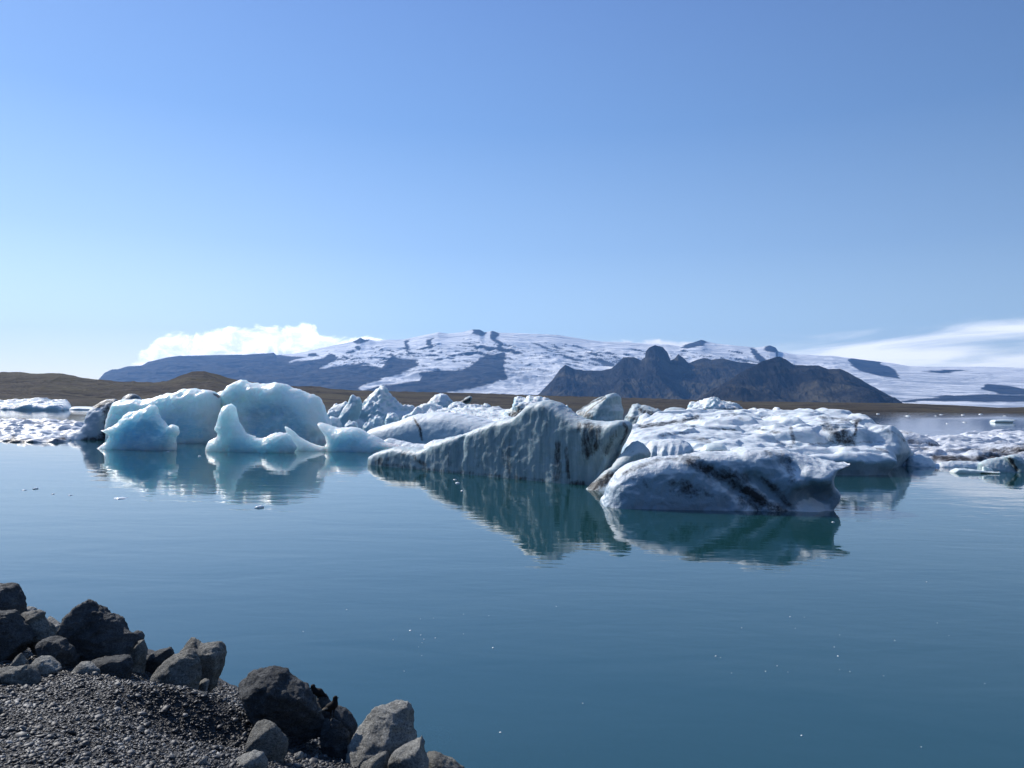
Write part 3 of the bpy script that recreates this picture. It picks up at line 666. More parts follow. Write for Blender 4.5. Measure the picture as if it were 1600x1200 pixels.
# --- the broad snowy iceberg on the right
floe('iceberg', [(985, 690, 46), (1000, 700, 44.5), (1030, 690, 45), (1070, 700, 44), (1100, 693, 44.5), (1150, 702, 44), (1200, 705, 44), (985, 672, 52), (1030, 672, 52), (1075, 668, 53), (1000, 662, 60), (1060, 663, 60), (1120, 690, 47), (1160, 684, 48.5), (1190, 688, 48), (1130, 672, 52), (1180, 675, 52), (1225, 690, 48.5), (1105, 652, 60), (1150, 650, 61), (1100, 645, 68), (1140, 643, 70), (1200, 641.5, 72), (1260, 641, 72), (1310, 642, 70),
      (1200, 655, 60), (1250, 650, 60), (1300, 648, 60), (1330, 649, 60), (1345, 648, 58.5), (1360, 650, 57), (1372, 656, 56.5), (1378, 668, 57), (1400, 682, 58), (1425, 693, 59), (1232, 669, 54.3), (1262, 664, 54.3), (1300, 661, 54.3), (1330, 662, 54.5), (1235, 690, 52), (1265, 694, 52), (1300, 695, 52), (1340, 693, 52), (1375, 690, 52.5),
      (1240, 703, 48.5), (1275, 700, 48.5), (1320, 698, 48.5), (1360, 697, 48.5), (1395, 697, 48.5), (1410, 699, 49)],
     [(975, 47), (985, 43), (1100, 41.5), (1200, 42.5), (1235, 46.5), (1290, 46.9), (1340, 46.9), (1405, 47.6), (1412, 50), (1400, 52), (1435, 58), (1420, 63), (1380, 62), (1330, 74), (1200, 78), (1080, 76), (1010, 72), (965, 62)],
     0.13, ICE_SNOWY, zb=-0.7, under=0.7, terr=0.22, zoff=-0.22, disp=(0.50, 5.0), cups=(0.40, 2.8), p=6.0, seed=10, edge=0.35, stretch=1.8, zh=0.11,
     dirt=[([(1305, 668), (1300, 688)], 10, 0.45), ([(1320, 675), (1330, 690)], 9, 0.8), ([(1310, 688), (1335, 692)], 5, 0.8), ([(1338, 660), (1335, 680)], 2.5, 0.8), ([(1290, 664), (1300, 672), (1320, 690)], 9, 0.7), ([(1060, 668), (1085, 665)], 3, 0.45), ([(1190, 652), (1230, 648)], 2.5, 0.4), ([(1236, 668), (1240, 692)], 4, 0.7), ([(1000, 666), (1050, 660), (1090, 652)], 4, 0.8), ([(1170, 668), (1225, 676)], 2.5, 0.55), ([(1110, 668), (1150, 672)], 2.5, 0.6), ([(1030, 680), (1075, 676)], 3, 0.6), ([(1130, 650), (1150, 647)], 3, 0.5), ([(1280, 652), (1310, 655), (1345, 657)], 3, 0.6), ([(1215, 690), (1235, 698)], 3, 0.6), ([(1365, 700), (1385, 705)], 4, 0.5), ([(1080, 684), (1110, 690)], 4, 0.6), ([(1262, 694), (1380, 690)], 2.0, 0.5), ([(1380, 670), (1420, 690)], 4, 0.35), ([(1155, 654), (1162, 655)], 3, 0.5), ([(1310, 660), (1330, 662)], 3, 0.4), ([(1090, 655), (1100, 650)], 4, 0.4)],
     label='broad snow crusted iceberg with an undercut shelf, behind and right of the rounded white one', cat='iceberg')

# --- the big clear blue iceberg on the left
def bluF(P):
    qx, qy = project(P)
    n = 10 * fbm(P[:, 0] / 3, P[:, 1] / 3, P[:, 2] / 2, 4, 33)
    a = seg_dist(qx + n, qy + n, [(385, 700), (385, 640), (410, 625), (445, 628), (475, 650), (495, 690), (470, 700)])
    b = seg_dist(qx + n, qy + n, [(205, 700), (200, 665), (240, 648), (290, 645), (325, 665), (330, 700)])
    return smoothstep(-14, 16, np.maximum(a, b)) * 0.9
berg('iceberg', [(320, 700), (322, 660), (332, 632), (338, 622), (343, 614), (352, 608), (362, 600), (373, 594.5), (385, 594), (395, 598), (408, 600), (425, 600), (442, 598), (453, 603), (458, 607), (470, 611), (485, 616), (497, 621), (503, 630), (505, 645), (510, 655), (514, 668), (512, 690), (510, 705)],
     (76.5, 72.5), 1.5, 1.9, 1.7, 0.14, ICE_BLUE, lean=-0.03, disp=(0.45, 2.8), disp2=(0.20, 1.3), seed=20, blue=bluF, power=2.2,
     relief=lambda U, W, S: -0.6 * np.exp(-((U - 7.0) / 2.6) ** 2 - ((W - 2.0) / 2.2) ** 2) + 0.25 * fbm(U / 2.5, W / 2.5, 0, 4, 77, ridged=True),
     label='largest clear blue iceberg, tall and rounded, behind the pale spire on the left')
berg('iceberg', [(168, 694), (170, 672), (172, 655), (176, 640), (183, 629), (195, 625.5), (212, 624), (222, 625), (232, 624), (245, 621), (262, 617.5), (274, 617), (284, 612), (300, 609.5), (318, 609), (328, 610), (336, 615), (341, 622), (343, 635), (338, 655), (336, 680), (333, 700)],
     (75.5, 73.5), 1.5, 1.8, 1.6, 0.14, ICE_BLUE, lean=0.0, disp=(0.45, 2.6), disp2=(0.20, 1.3), seed=21, blue=bluF, power=2.2,
     dirt=[([(334, 616), (342, 620)], 2.5, 0.9)], label='lower clear blue iceberg with a long sloping top, joining the largest blue one')
berg('iceberg', [(98, 692), (104, 684), (114, 676), (126, 672), (131, 662), (135, 650), (139, 640), (147, 633), (158, 628), (170, 624.5), (180, 623.5), (186, 627), (184, 640), (186, 660), (192, 680), (196, 692)],
     (76, 78), 1.6, 2.2, 3.0, 0.14, ICE_FRONT, lean=0.1, disp=(0.35, 2.5), seed=22,
     dirt=[([(150, 634), (165, 630), (180, 628)], 6, 0.9), ([(168, 640), (172, 665), (165, 690)], 10, 1.0), ([(185, 650), (185, 690)], 9, 1.0), ([(130, 690), (170, 688)], 7, 0.8)], label='grey arched iceberg blackened on its right side, at the left end of the blue icebergs')
berg('iceberg', [(152, 706), (152, 700), (158, 694), (166, 688), (171, 681), (164, 677), (157, 673), (166, 670), (178, 666), (185, 658), (192, 650), (202, 645), (215, 642), (225, 637), (233, 633), (240, 632), (244, 638), (245, 646), (252, 654), (258, 662), (262, 668), (268, 662), (274, 665), (278, 675), (276, 680), (272, 682), (272, 690), (273, 700)],
     (63.5, 62.5), 1.0, 1.3, 1.4, 0.09, ICE_BLUE, lean=0.04, disp=(0.28, 1.6), disp2=(0.16, 0.8), seed=23, blue=[([(205, 690), (225, 668), (245, 690)], 32, 0.85)], power=1.8,
     label='small jagged blue iceberg with a toothed left edge, in front of the lower blue iceberg')
berg('iceberg', [(322, 706), (324, 696), (327, 689), (337, 684), (341, 678), (336, 672), (336, 668), (339, 658), (343, 646), (347, 638), (353, 633), (360, 631), (366, 636), (367, 648), (370, 658), (376, 667), (384, 677), (393, 681), (398, 681), (397, 684), (415, 684), (420, 680), (432, 677), (446, 676), (452, 680), (458, 692), (462, 700), (458, 704)],
     (62.5, 61.5), 0.8, 1.1, 0.9, 0.08, ICE_BLUE, lean=0.03, disp=(0.2, 1.6), disp2=(0.11, 0.7), seed=24, blue=[([(370, 700), (450, 700)], 14, 0.5)], power=1.8,
     label='low pale iceberg rising to one narrow rounded spire on its left')
berg('iceberg', [(460, 703), (458, 697), (452, 688), (448, 678), (443, 666), (450, 669), (458, 675), (466, 682), (475, 687), (485, 692), (497, 696), (508, 698), (512, 703)],
     (64.5, 64), 0.7, 0.8, 0.9, 0.07, ICE_BLUE, lean=0.1, disp=(0.08, 1.2), disp2=(0.03, 0.4), seed=25, label='thin curved fin of pale ice leaning left beside the low iceberg with the spire')
berg('iceberg', [(505, 703), (513, 692), (510, 683), (500, 671), (494, 661), (503, 662), (514, 666), (524, 669), (535, 668), (548, 667), (556, 668), (566, 673), (575, 679), (588, 684), (600, 691), (615, 695), (630, 699), (625, 704), (600, 705)],
     (65, 63), 1.1, 1.8, 1.1, 0.08, ICE_BLUE, lean=0.12, disp=(0.15, 2.0), disp2=(0.10, 0.8), seed=26, blue=[([(530, 698), (590, 700)], 14, 0.55)], power=2.0,
     label='low smooth pale iceberg with a horn shaped left tip, left of the streaked ridge')
# --- bergs behind
berg('iceberg', [(560, 690), (573, 676), (582, 669), (600, 664), (620, 658), (633, 652), (645, 648), (660, 646), (680, 645.5), (697, 645), (712, 648), (730, 653), (748, 658), (770, 664), (790, 672), (795, 690)],
     (78, 70), 1.6, 6.0, 2.0, 0.15, ICE_SNOWY, lean=0.22, disp=(0.14, 3.0), disp2=(0.03, 0.6), seed=30, power=2.6, dirt=[([(648, 655), (656, 668), (659, 688)], 2.2, 1.0), ([(646, 653), (650, 660)], 1.5, 1.0)], warp=1.5,
     label='smooth domed iceberg split by one thin black crack, behind the streaked ridge')
berg('iceberg', [(592, 696), (598, 688), (605, 684), (614, 687), (630, 691), (645, 693), (665, 694), (674, 688), (686, 686), (697, 690), (702, 698)], (67, 64), 0.7, 1.2, 0.8, 0.08, ICE_SNOWY, lean=0.4, disp=(0.15, 1.0), seed=31, label='narrow white ice ledge between the domed iceberg and the streaked ridge')
berg('iceberg', [(503, 690), (505, 668), (510, 655), (514, 648), (522, 650), (528, 655), (532, 664), (536, 680)], 84, 1.5, 2.0, 1.8, 0.15, ICE_FAR, lean=0.2, disp=(0.6, 2.0), seed=32, label='crumbly white ice lump just behind the right side of the largest blue iceberg')
berg('iceberg', [(527, 664), (528, 652), (534, 640), (540, 630), (545, 620), (549, 616), (556, 621), (561, 620), (565, 632), (563, 645), (560, 655), (570, 660), (580, 664)], 128, 1.5, 2.5, 3.2, 0.2, ICE_FAR, lean=0.15, disp=(0.5, 3.0), seed=33, blue=lambda P: np.full(len(P), 0.35), label='upright fin shaped iceberg with a forked tip, left of the tall white peak')
berg('iceberg', [(508, 655), (512, 643), (520, 636), (530, 631), (538, 627), (545, 632), (548, 650)], 150, 2, 3, 3, 0.25, ICE_FAR, lean=0.2, disp=(0.9, 3.0), seed=34, label='low blue white iceberg behind the fin shaped one')
berg('iceberg', [(555, 664), (563, 645), (568, 634), (571, 626), (578, 616), (586, 610), (594, 603.5), (598, 605), (602, 612), (610, 620), (618, 628), (628, 632), (640, 634), (650, 640), (655, 650), (650, 660)],
     148, 4, 8, 6, 0.28, ICE_FAR, lean=0.35, disp=(2.2, 4.5), disp2=(0.7, 1.3), seed=35, ridged=0.5, label='tall pointed white iceberg with a crumpled face, highest of the distant ones')
berg('iceberg', [(630, 655), (638, 646), (648, 637), (660, 631), (672, 629), (683, 634), (694, 641), (702, 647), (712, 660)], 125, 3, 7, 4, 0.25, ICE_FAR, lean=0.6, disp=(1.9, 3.5), disp2=(0.6, 1.1), seed=36, ridged=0.5, label='rubbly white iceberg right of the tall pointed one')
berg('iceberg', [(690, 652), (697, 640), (706, 632), (716, 629), (728, 631), (742, 630), (755, 634), (765, 640), (775, 652)], 150, 3, 7, 4, 0.28, ICE_FAR, lean=0.6, disp=(1.6, 3.5), disp2=(0.5, 1.1), seed=37, ridged=0.3, label='flat topped white iceberg left of the dark topped one')
floe('iceberg', [(690, 645, 110), (730, 645, 105), (770, 650, 95), (800, 655, 88), (750, 640, 120), (790, 642, 112), (810, 645, 100), (660, 650, 100)], [(640, 98), (700, 90), (800, 76), (830, 90), (810, 125), (740, 135), (670, 120)], 0.4, ICE_FAR, zb=-0.6, disp=(1.3, 5), cups=(1.0, 2.6), seed=38, stretch=1.3, zh=0.2, label='low hummocky white ice field behind the domed iceberg', cat='ice floe')
berg('iceberg', [(780, 668), (785, 654), (793, 643), (802, 635), (800, 626), (806, 620.5), (815, 623), (825, 621), (840, 620.5), (850, 624), (870, 632), (878, 650), (875, 668)], (92, 90), 3, 4, 3, 0.18, ICE_FAR, lean=0.2, disp=(1.1, 2.2), disp2=(0.4, 0.8), seed=39, ridged=0.6,
     dirt=[([(800, 650), (815, 644), (835, 640), (850, 645)], 10, 0.95), ([(805, 636), (830, 634)], 4, 0.6), ([(790, 662), (800, 648)], 6, 0.8)], label='craggy iceberg with a black dirty face, rising behind the peak of the streaked ridge')
berg('iceberg', [(895, 660), (902, 640), (910, 634), (925, 625), (940, 619), (953, 614.5), (959, 619), (960, 630), (965, 642), (966, 655)], (88, 84), 2.2, 2.6, 2.8, 0.13, ICE_GREY, lean=0.15, disp=(0.35, 2.5), seed=40,
     dirt=[([(903, 641), (925, 629), (945, 619)], 1.6, 1.0), ([(915, 646), (928, 634), (946, 622)], 1.3, 0.9), ([(905, 645), (925, 652)], 6, 0.7)], warp=2.0, blue=lambda P: np.full(len(P), 0.3), label='tilted wedge of grey ice with thin black bands, pointing up behind the streaked ridge')
berg('iceberg', [(972, 665), (975, 650), (980, 640), (984, 634), (992, 632), (1000, 636), (1012, 636), (1025, 640), (1036, 648), (1040, 660)], (92, 90), 2, 3, 2.5, 0.15, ICE_GREY, lean=0.3, disp=(0.7, 2.2), disp2=(0.15, 0.7), seed=41, ridged=0.4,
     dirt=[([(1000, 640), (1025, 650), (1040, 656)], 5, 0.8), ([(978, 652), (1000, 654)], 3, 0.7)], label='grey green lumpy iceberg with black patches, right of the tilted wedge')
berg('iceberg', [(990, 675), (996, 662), (1003, 650), (1012, 646), (1020, 650), (1026, 660), (1030, 675)], (74, 74), 1.4, 2, 2.0, 0.13, ICE_SNOWY, lean=0.3, disp=(0.2, 1.6), seed=42, label='small rounded white knob of ice at the left edge of the broad snowy iceberg')
berg('iceberg', [(1060, 655), (1068, 642), (1074, 636), (1076, 630), (1085, 629), (1094, 628), (1102, 624), (1112, 621), (1122, 623), (1134, 627), (1148, 632), (1158, 638), (1166, 645), (1168, 655)], (130, 126), 4, 6, 4, 0.22, ICE_FAR, lean=0.35, disp=(1.7, 3.2), disp2=(0.55, 1.1), seed=43, ridged=0.6,
     dirt=[([(1080, 645), (1110, 642), (1150, 640), (1166, 642)], 4, 0.75), ([(1070, 652), (1100, 650)], 3, 0.6)], label='heaped greenish white iceberg with dirty ledges behind the broad snowy one')
berg('iceberg', [(1030, 655), (1036, 641), (1050, 637), (1065, 638), (1078, 642), (1085, 655)], (128, 126), 2, 4, 2, 0.2, ICE_GREY, lean=0.4, disp=(0.5, 3), seed=44, label='low grey green ice slab left of the heaped greenish iceberg')
floe('iceberg', [(1040, 655, 84), (1060, 652, 86), (1090, 655, 84), (1100, 652, 88), (1050, 660, 78)], [(1025, 74), (1105, 76), (1125, 90), (1080, 96), (1030, 90)], 0.25, ICE_FLOE, zb=-0.5, disp=(0.4, 3), cups=(0.3, 2.0), seed=45, zh=0.15,
     dirt=[([(1030, 658), (1100, 650), (1115, 652)], 6, 0.75)], label='low dirty speckled ice hump between the small rounded knob and the heaped iceberg')
berg('iceberg', [(668, 634), (672, 624), (680, 617), (690, 614.5), (698, 617), (705, 624), (712, 634)], 330, 6, 6, 6, 0.5, ICE_FAR, disp=(1.5, 5), seed=46, blue=lambda P: np.full(len(P), 0.6), label='distant rounded blue grey iceberg in front of the brown far shore')
berg('iceberg', [(712, 634), (716, 629), (725, 623), (735, 618), (738, 620), (736, 628), (728, 632), (722, 636)], 320, 3, 3, 3, 0.5, ICE_GREY, disp=(0.8, 4), seed=47, dirt=[([(715, 630), (733, 624)], 4, 0.9)], label='distant tilted dark iceberg beside the rounded blue grey one')
# --- right hand floes
floe('ice_floe', [(1400, 690, 70), (1450, 684, 74), (1500, 682, 76), (1550, 680, 78), (1600, 679, 78), (1640, 679, 78), (1450, 700, 64), (1500, 699, 65), (1560, 696, 66), (1610, 694, 66), (1500, 712, 59.5), (1560, 709, 60), (1610, 706, 60), (1420, 705, 61), (1470, 712, 59)],
     [(1385, 66), (1400, 60), (1470, 57.5), (1560, 57), (1650, 57), (1780, 62), (1760, 80), (1600, 86), (1480, 82), (1420, 78)], 0.14, ICE_FLOE, zb=-0.5, terr=0.22, disp=(0.5, 3.2), cups=(0.42, 2.0), p=4.0, seed=50, stretch=2.0, zh=0.09,
     dirt=[([(1460, 716), (1520, 718), (1560, 712), (1600, 700)], 7, 0.9), ([(1540, 706), (1600, 703)], 8, 0.7), ([(1480, 704), (1530, 702)], 3, 0.5), ([(1550, 695), (1565, 688)], 3, 0.5), ([(1430, 700), (1470, 705)], 3, 0.4)], label='wide white ice floe edged with grey dirt at the right edge of the lagoon', cat='ice floe')
berg('iceberg', [(1375, 700), (1384, 682), (1390, 672), (1394, 666.5), (1400, 672), (1408, 676), (1425, 674), (1440, 675), (1455, 680), (1467, 689), (1470, 697)], (66, 66), 1.4, 2.2, 1.0, 0.11, ICE_FLOE, lean=0.7, disp=(0.3, 1.6), seed=51, ridged=0.4, zmin=None, dirt=[([(1420, 690), (1465, 696)], 5, 0.7), ([(1400, 675), (1425, 676)], 2.5, 0.5), ([(1455, 682), (1468, 690)], 4, 0.7)], label='small dirty white berg with one sharp tip, just right of the broad snowy iceberg')
berg('ice_block', [(1382, 727), (1390, 719), (1400, 714), (1408, 711), (1416, 712), (1422, 720), (1425, 727)], (57, 57), 0.6, 1.4, 0.7, 0.07, ICE_SNOWY, lean=0.5, disp=(0.15, 0.9), seed=52, cat='ice block', label='low pointed white ice block at the left end of the row under the wide floe')
berg('ice_block', [(1419, 727), (1424, 716), (1432, 713), (1445, 712), (1455, 715), (1461, 724), (1463, 729)], (56, 56), 0.7, 1.4, 0.8, 0.07, ICE_SNOWY, lean=0.4, disp=(0.15, 1.0), seed=53, cat='ice block', label='rounded white ice block second in the row under the wide floe')
berg('ice_block', [(1460, 730), (1472, 723), (1490, 721), (1515, 721), (1535, 723), (1540, 730)], (55.5, 55.5), 0.4, 1.2, 0.5, 0.06, ICE_SNOWY, lean=0.4, disp=(0.12, 0.9), seed=54, cat='ice block', label='long low white ice block in the middle of the row under the wide floe')
berg('ice_block', [(1530, 737), (1533, 724), (1545, 719), (1560, 716), (1575, 714), (1582, 720), (1590, 731), (1592, 737)], (52.2, 51.8), 0.5, 1.3, 0.9, 0.06, ICE_GREY, lean=0.3, disp=(0.12, 1.2), seed=55, cat='ice block', label='blue grey wedge of ice near the right end of the row under the wide floe')
berg('ice_block', [(1586, 733), (1580, 722), (1575, 714), (1583, 711), (1595, 712), (1603, 720), (1606, 738)], (51.5, 51.5), 0.6, 1.0, 0.8, 0.06, ICE_GREY, lean=0.2, disp=(0.1, 0.8), seed=56, cat='ice block', dirt=[([(1578, 717), (1590, 735)], 3.5, 1.0)], label='tilted ice block with a black left face, last under the wide floe')
berg('ice_plate', [(1487, 736), (1495, 732), (1520, 733), (1540, 736), (1562, 737.5), (1560, 740), (1530, 739)], (50.6, 50.3), 0.35, 0.5, 0.12, 0.03, ICE_GLASS, disp=(0.03, 0.5), seed=57, cat='ice plate', under=0.15, label='thin floating plate of ice in front of the blue grey wedge')
berg('ice_plate', [(1535, 737), (1536, 729), (1548, 731), (1552, 737)], (50.6, 50.6), 0.12, 0.15, 0.1, 0.03, ICE_GLASS, disp=(0.02, 0.5), seed=58, cat='ice plate', under=0.15, label='small upright tab of clear ice on the thin floating plate')
berg('ice_plate', [(1550, 658), (1552, 656), (1566, 655.5), (1584, 656), (1587, 657.5), (1580, 658.5)], (262, 262), 1.5, 2, 0.5, 0.15, ICE_GLASS, disp=(0.08, 2), seed=59, cat='ice plate', under=0.3, label='lone flat white ice plate on the open water at far right')
# --- left hand floes
floe('ice_floe', [(-60, 660, 95), (0, 660, 95), (60, 662, 93), (120, 660, 95), (-60, 675, 85), (0, 672, 86), (50, 673, 84), (100, 668, 88), (-60, 685, 78), (0, 685, 76), (50, 684, 76), (95, 684, 76), (130, 668, 88)],
     [(-220, 80), (-150, 71), (0, 70), (60, 70.5), (100, 71.5), (135, 80), (140, 98), (110, 108), (40, 112), (-150, 110)], 0.2, ICE_FLOE, zb=-0.5, terr=0.22, disp=(0.45, 3.0), cups=(0.6, 2.2), seed=60, stretch=1.5, zh=0.11,
     dirt=[([(0, 690), (20, 688), (50, 690)], 4, 0.9), ([(20, 680), (28, 694)], 3, 0.7), ([(-50, 668), (20, 670)], 3, 0.35), ([(75, 690), (100, 686)], 4, 0.8), ([(50, 662), (120, 658)], 2.5, 0.4), ([(80, 668), (110, 672)], 2.5, 0.4)], label='wide low ice floe with a rippled purplish crust at the left edge', cat='ice floe')
floe('ice_floe', [(-60, 630, 290), (0, 630, 290), (30, 628, 290), (55, 624, 290), (66, 622.5, 290), (85, 626, 290), (103, 625, 290), (110, 628, 290), (20, 634, 260), (60, 633, 260), (100, 634, 260)], [(-250, 300), (-150, 240), (0, 246), (100, 244), (112, 270), (108, 310), (0, 330)], 0.6, ICE_FAR, zb=-0.6, disp=(1.6, 7), cups=(1.3, 4), seed=61, zh=0.3, dirt=[([(20, 636), (40, 633)], 2, 0.6)], label='distant jagged white ice floe below the brown hill on the left', cat='ice floe')
floe('ice_floe', [(115, 636, 280), (140, 636, 280)], [(108, 262), (150, 262), (150, 300), (110, 300)], 0.6, ICE_FAR, zb=-0.4, disp=(0.2, 6), cups=(0.1, 3), seed=62, zh=0.2, label='thin flat sheet of ice beyond the blackened arched iceberg', cat='ice floe')
berg('iceberg', [(190, 626), (195, 619), (202, 615.5), (210, 615), (217, 619), (222, 626)], 300, 4, 4, 4, 0.5, ICE_GREY, disp=(0.8, 4), seed=63, dirt=[([(195, 620), (215, 620)], 5, 0.7)], label='small distant dark dome of ice behind the lower blue iceberg')

# many small jagged chunks filling the water between the bergs behind
rj = random.Random(31)
for i, (cx, cy, wd, ht, Dd) in enumerate([(516, 646, 16, 10, 118), (524, 636, 14, 9, 170), (548, 662, 20, 7, 100), (575, 664, 18, 8, 100), (612, 652, 22, 12, 112), (590, 656, 16, 9, 108), (640, 640, 20, 9, 170), (664, 640, 22, 8, 140), (700, 648, 24, 8, 105), (728, 642, 20, 9, 125), (752, 652, 26, 8, 92), (776, 640, 20, 8, 140), (790, 650, 18, 9, 96), (760, 634, 16, 7, 200), (886, 640, 18, 8, 150), (1000, 648, 16, 9, 110), (1048, 646, 20, 7, 120), (1132, 640, 24, 6, 150), (1180, 640, 22, 4, 200), (1216, 639, 16, 4, 230)]):
    n_ = 9; ol = []
    for k_ in range(n_ + 1):
        t_ = k_ / n_; ol.append((cx - wd / 2 + wd * t_, cy + 4 - (ht + 4) * (math.sin(math.pi * t_) ** 0.6) * rj.uniform(0.55, 1.0)))
    berg('ice_block', ol, Dd, 1.2 * wd * Dd / 1180 / 2, 1.6 * wd * Dd / 1180 / 2, 0.35 * wd * Dd / 1180, max(0.12, Dd * 0.0014), ICE_FAR, lean=0.3, disp=(0.05 * wd * Dd / 1180 * 2, 1.6), disp2=(0.25, 0.8), seed=900 + i, under=0.8, ridged=0.4,
         label='small jagged white ice block among the bergs behind the streaked ridge', cat='ice block', group='small jagged ice blocks behind the large bergs')

# ================================================================== SHORE
def shore_s(x, y):
    """distance inland from the water's edge"""
    return ((8.7 + 0.757 * (-0.7 - x)) - y) * 0.797
def ground_z(x, y):
    s = shore_s(x, y) + 0.35 * fbm(np.asarray(x) / 2.0, np.asarray(y) / 2.0, 0, 3, 301)
    a = np.where(s > 0, 0.42 * s, 0.30 * s); a = np.maximum(a, -7 + 0.002 * np.minimum(s, 0))
    b = 1.74 - 0.19 * (np.asarray(y) - 5) + 0 * s
    b = np.maximum(b, -0.9)
    k = 0.12
    hh = np.clip(0.5 + 0.5 * (b - a) / k, 0, 1)
    z = b * (1 - hh) + a * hh - k * hh * (1 - hh)
    # hummock of gravel between the boulders
    z = z + 0.26 * np.exp(-((np.asarray(x) + 3.3) / 0.9) ** 2 - ((np.asarray(y) - 8.0) / 0.38) ** 2) - 0.15 * np.exp(-((np.asarray(x) + 2.9) / 0.5) ** 2 - ((np.asarray(y) - 7.25) / 0.35) ** 2)
    return z + 0.06 * fbm(np.asarray(x) / 0.6, np.asarray(y) / 0.7, 0, 4, 302)
m = MatB('dark_gravel_ground')
gv = m.coords()
vor = m.n('ShaderNodeTexVoronoi'); m.l(gv, vor.inputs['Vector']); vor.inputs['Scale'].default_value = 45
cc = m.mix(m.ramp(vor.outputs['Color'], [(0.2, 0), (0.9, 1)]), (0.008, 0.008, 0.009), (0.035, 0.035, 0.036))
m.l(cc, m.b.inputs['Base Color']); m.b.inputs['Roughness'].default_value = 0.8
m.l(m.bump(vor.outputs['Distance'], 0.02, 1.0), m.b.inputs['Normal'])
xs = np.concatenate([np.linspace(-400, -16, 30)[:-1], np.linspace(-16, 4, 240), np.linspace(4, 400, 30)[1:]])
ys = np.concatenate([np.linspace(-300, -4, 25)[:-1], np.linspace(-4, 24, 300), np.linspace(24, 120, 12)[1:]])
gx, gy = np.meshgrid(xs, ys, indexing='ij')
V = np.stack([gx.ravel(), gy.ravel(), ground_z(gx, gy).ravel()], -1)
tag(mesh_obj('gravel_bank', V, grid_faces(len(xs), len(ys)), m.m, origin=(0, 0, 0)), kind='structure')
# lake bed
kx = np.linspace(-3000, 3000, 21); gx, gy = np.meshgrid(kx, kx, indexing='ij')
m = MatB('lake_silt'); m.b.inputs['Base Color'].default_value = (0.02, 0.03, 0.035, 1)
tag(mesh_obj('lake_bed', np.stack([gx.ravel(), gy.ravel(), np.full(gx.size, -9.0)], -1), grid_faces(21, 21), m.m, origin=(0, 0, 0)), kind='structure')

# pebbles: nobody could count them, one object
rng = np.random.default_rng(5)
m = MatB('pebble_stone')
tone = m.attr('tone')
cc = m.mix(tone, (0.014, 0.015, 0.018), (0.38, 0.375, 0.36))
m.l(cc, m.b.inputs['Base Color']); m.b.inputs['Roughness'].default_value = 0.55
m.l(m.bump(m.noise(m.coords(), 160, 3), 0.003), m.b.inputs['Normal'])
ph = (1 + 5 ** 0.5) / 2
ico = np.array([(-1, ph, 0), (1, ph, 0), (-1, -ph, 0), (1, -ph, 0), (0, -1, ph), (0, 1, ph), (0, -1, -ph), (0, 1, -ph), (ph, 0, -1), (ph, 0, 1), (-ph, 0, -1), (-ph, 0, 1)]) / math.sqrt(1 + ph * ph)
icf = np.array([(0, 11, 5), (0, 5, 1), (0, 1, 7), (0, 7, 10), (0, 10, 11), (1, 5, 9), (5, 11, 4), (11, 10, 2), (10, 7, 6), (7, 1, 8), (3, 9, 4), (3, 4, 2), (3, 2, 6), (3, 6, 8), (3, 8, 9), (4, 9, 5), (2, 4, 11), (6, 2, 10), (8, 6, 7), (9, 8, 1)])
N = 210000
X = rng.uniform(-9.5, 0.8, N); Y = rng.uniform(3.6, 12.5, N)
keep = (shore_s(X, Y) > 0.15)
Z = ground_z(X, Y); qx, qy = project(np.stack([X, Y, Z], -1))
keep &= (qx > -260) & (qx < 900) & (qy < 1400)
X, Y, Z = X[keep], Y[keep], Z[keep]; n_ = len(X)
size = np.clip(rng.lognormal(-4.72, 0.52, n_), 0.006, 0.05)
sc3 = size[:, None] * np.stack([rng.uniform(0.9, 1.5, n_), rng.uniform(0.7, 1.1, n_), rng.uniform(0.28, 0.6, n_)], -1)
q = rng.normal(0, 1, (n_, 4)); q[:, 1:3] *= 0.25; q /= np.linalg.norm(q, axis=1)[:, None]
a_, b_, c_, d_ = q.T
RM = np.stack([1 - 2 * (c_ * c_ + d_ * d_), 2 * (b_ * c_ - a_ * d_), 2 * (b_ * d_ + a_ * c_), 2 * (b_ * c_ + a_ * d_), 1 - 2 * (b_ * b_ + d_ * d_), 2 * (c_ * d_ - a_ * b_), 2 * (b_ * d_ - a_ * c_), 2 * (c_ * d_ + a_ * b_), 1 - 2 * (b_ * b_ + c_ * c_)], -1).reshape(-1, 3, 3)
B = ico[None] * (1 + rng.uniform(-0.22, 0.22, (n_, 12, 1)))
B = np.einsum('nij,nkj->nki', RM, B * sc3[:, None, :])
V = (B + np.stack([X, Y, Z + size * 0.30], -1)[:, None, :]).reshape(-1, 3)
Fp = (icf[None] + (np.arange(n_) * 12)[:, None, None]).reshape(-1, 3)
tn = np.clip(rng.beta(0.5, 4.6, n_) * (0.9 + 1.6 * fbm(X / 0.5, Y / 0.5, 0, 3, 305)), 0, 1)
tag(mesh_obj('pebbles', V, Fp, m.m, smooth=False, attrs={'tone': np.repeat(tn, 12)}, origin=(0, 0, 0)), kind='stuff')

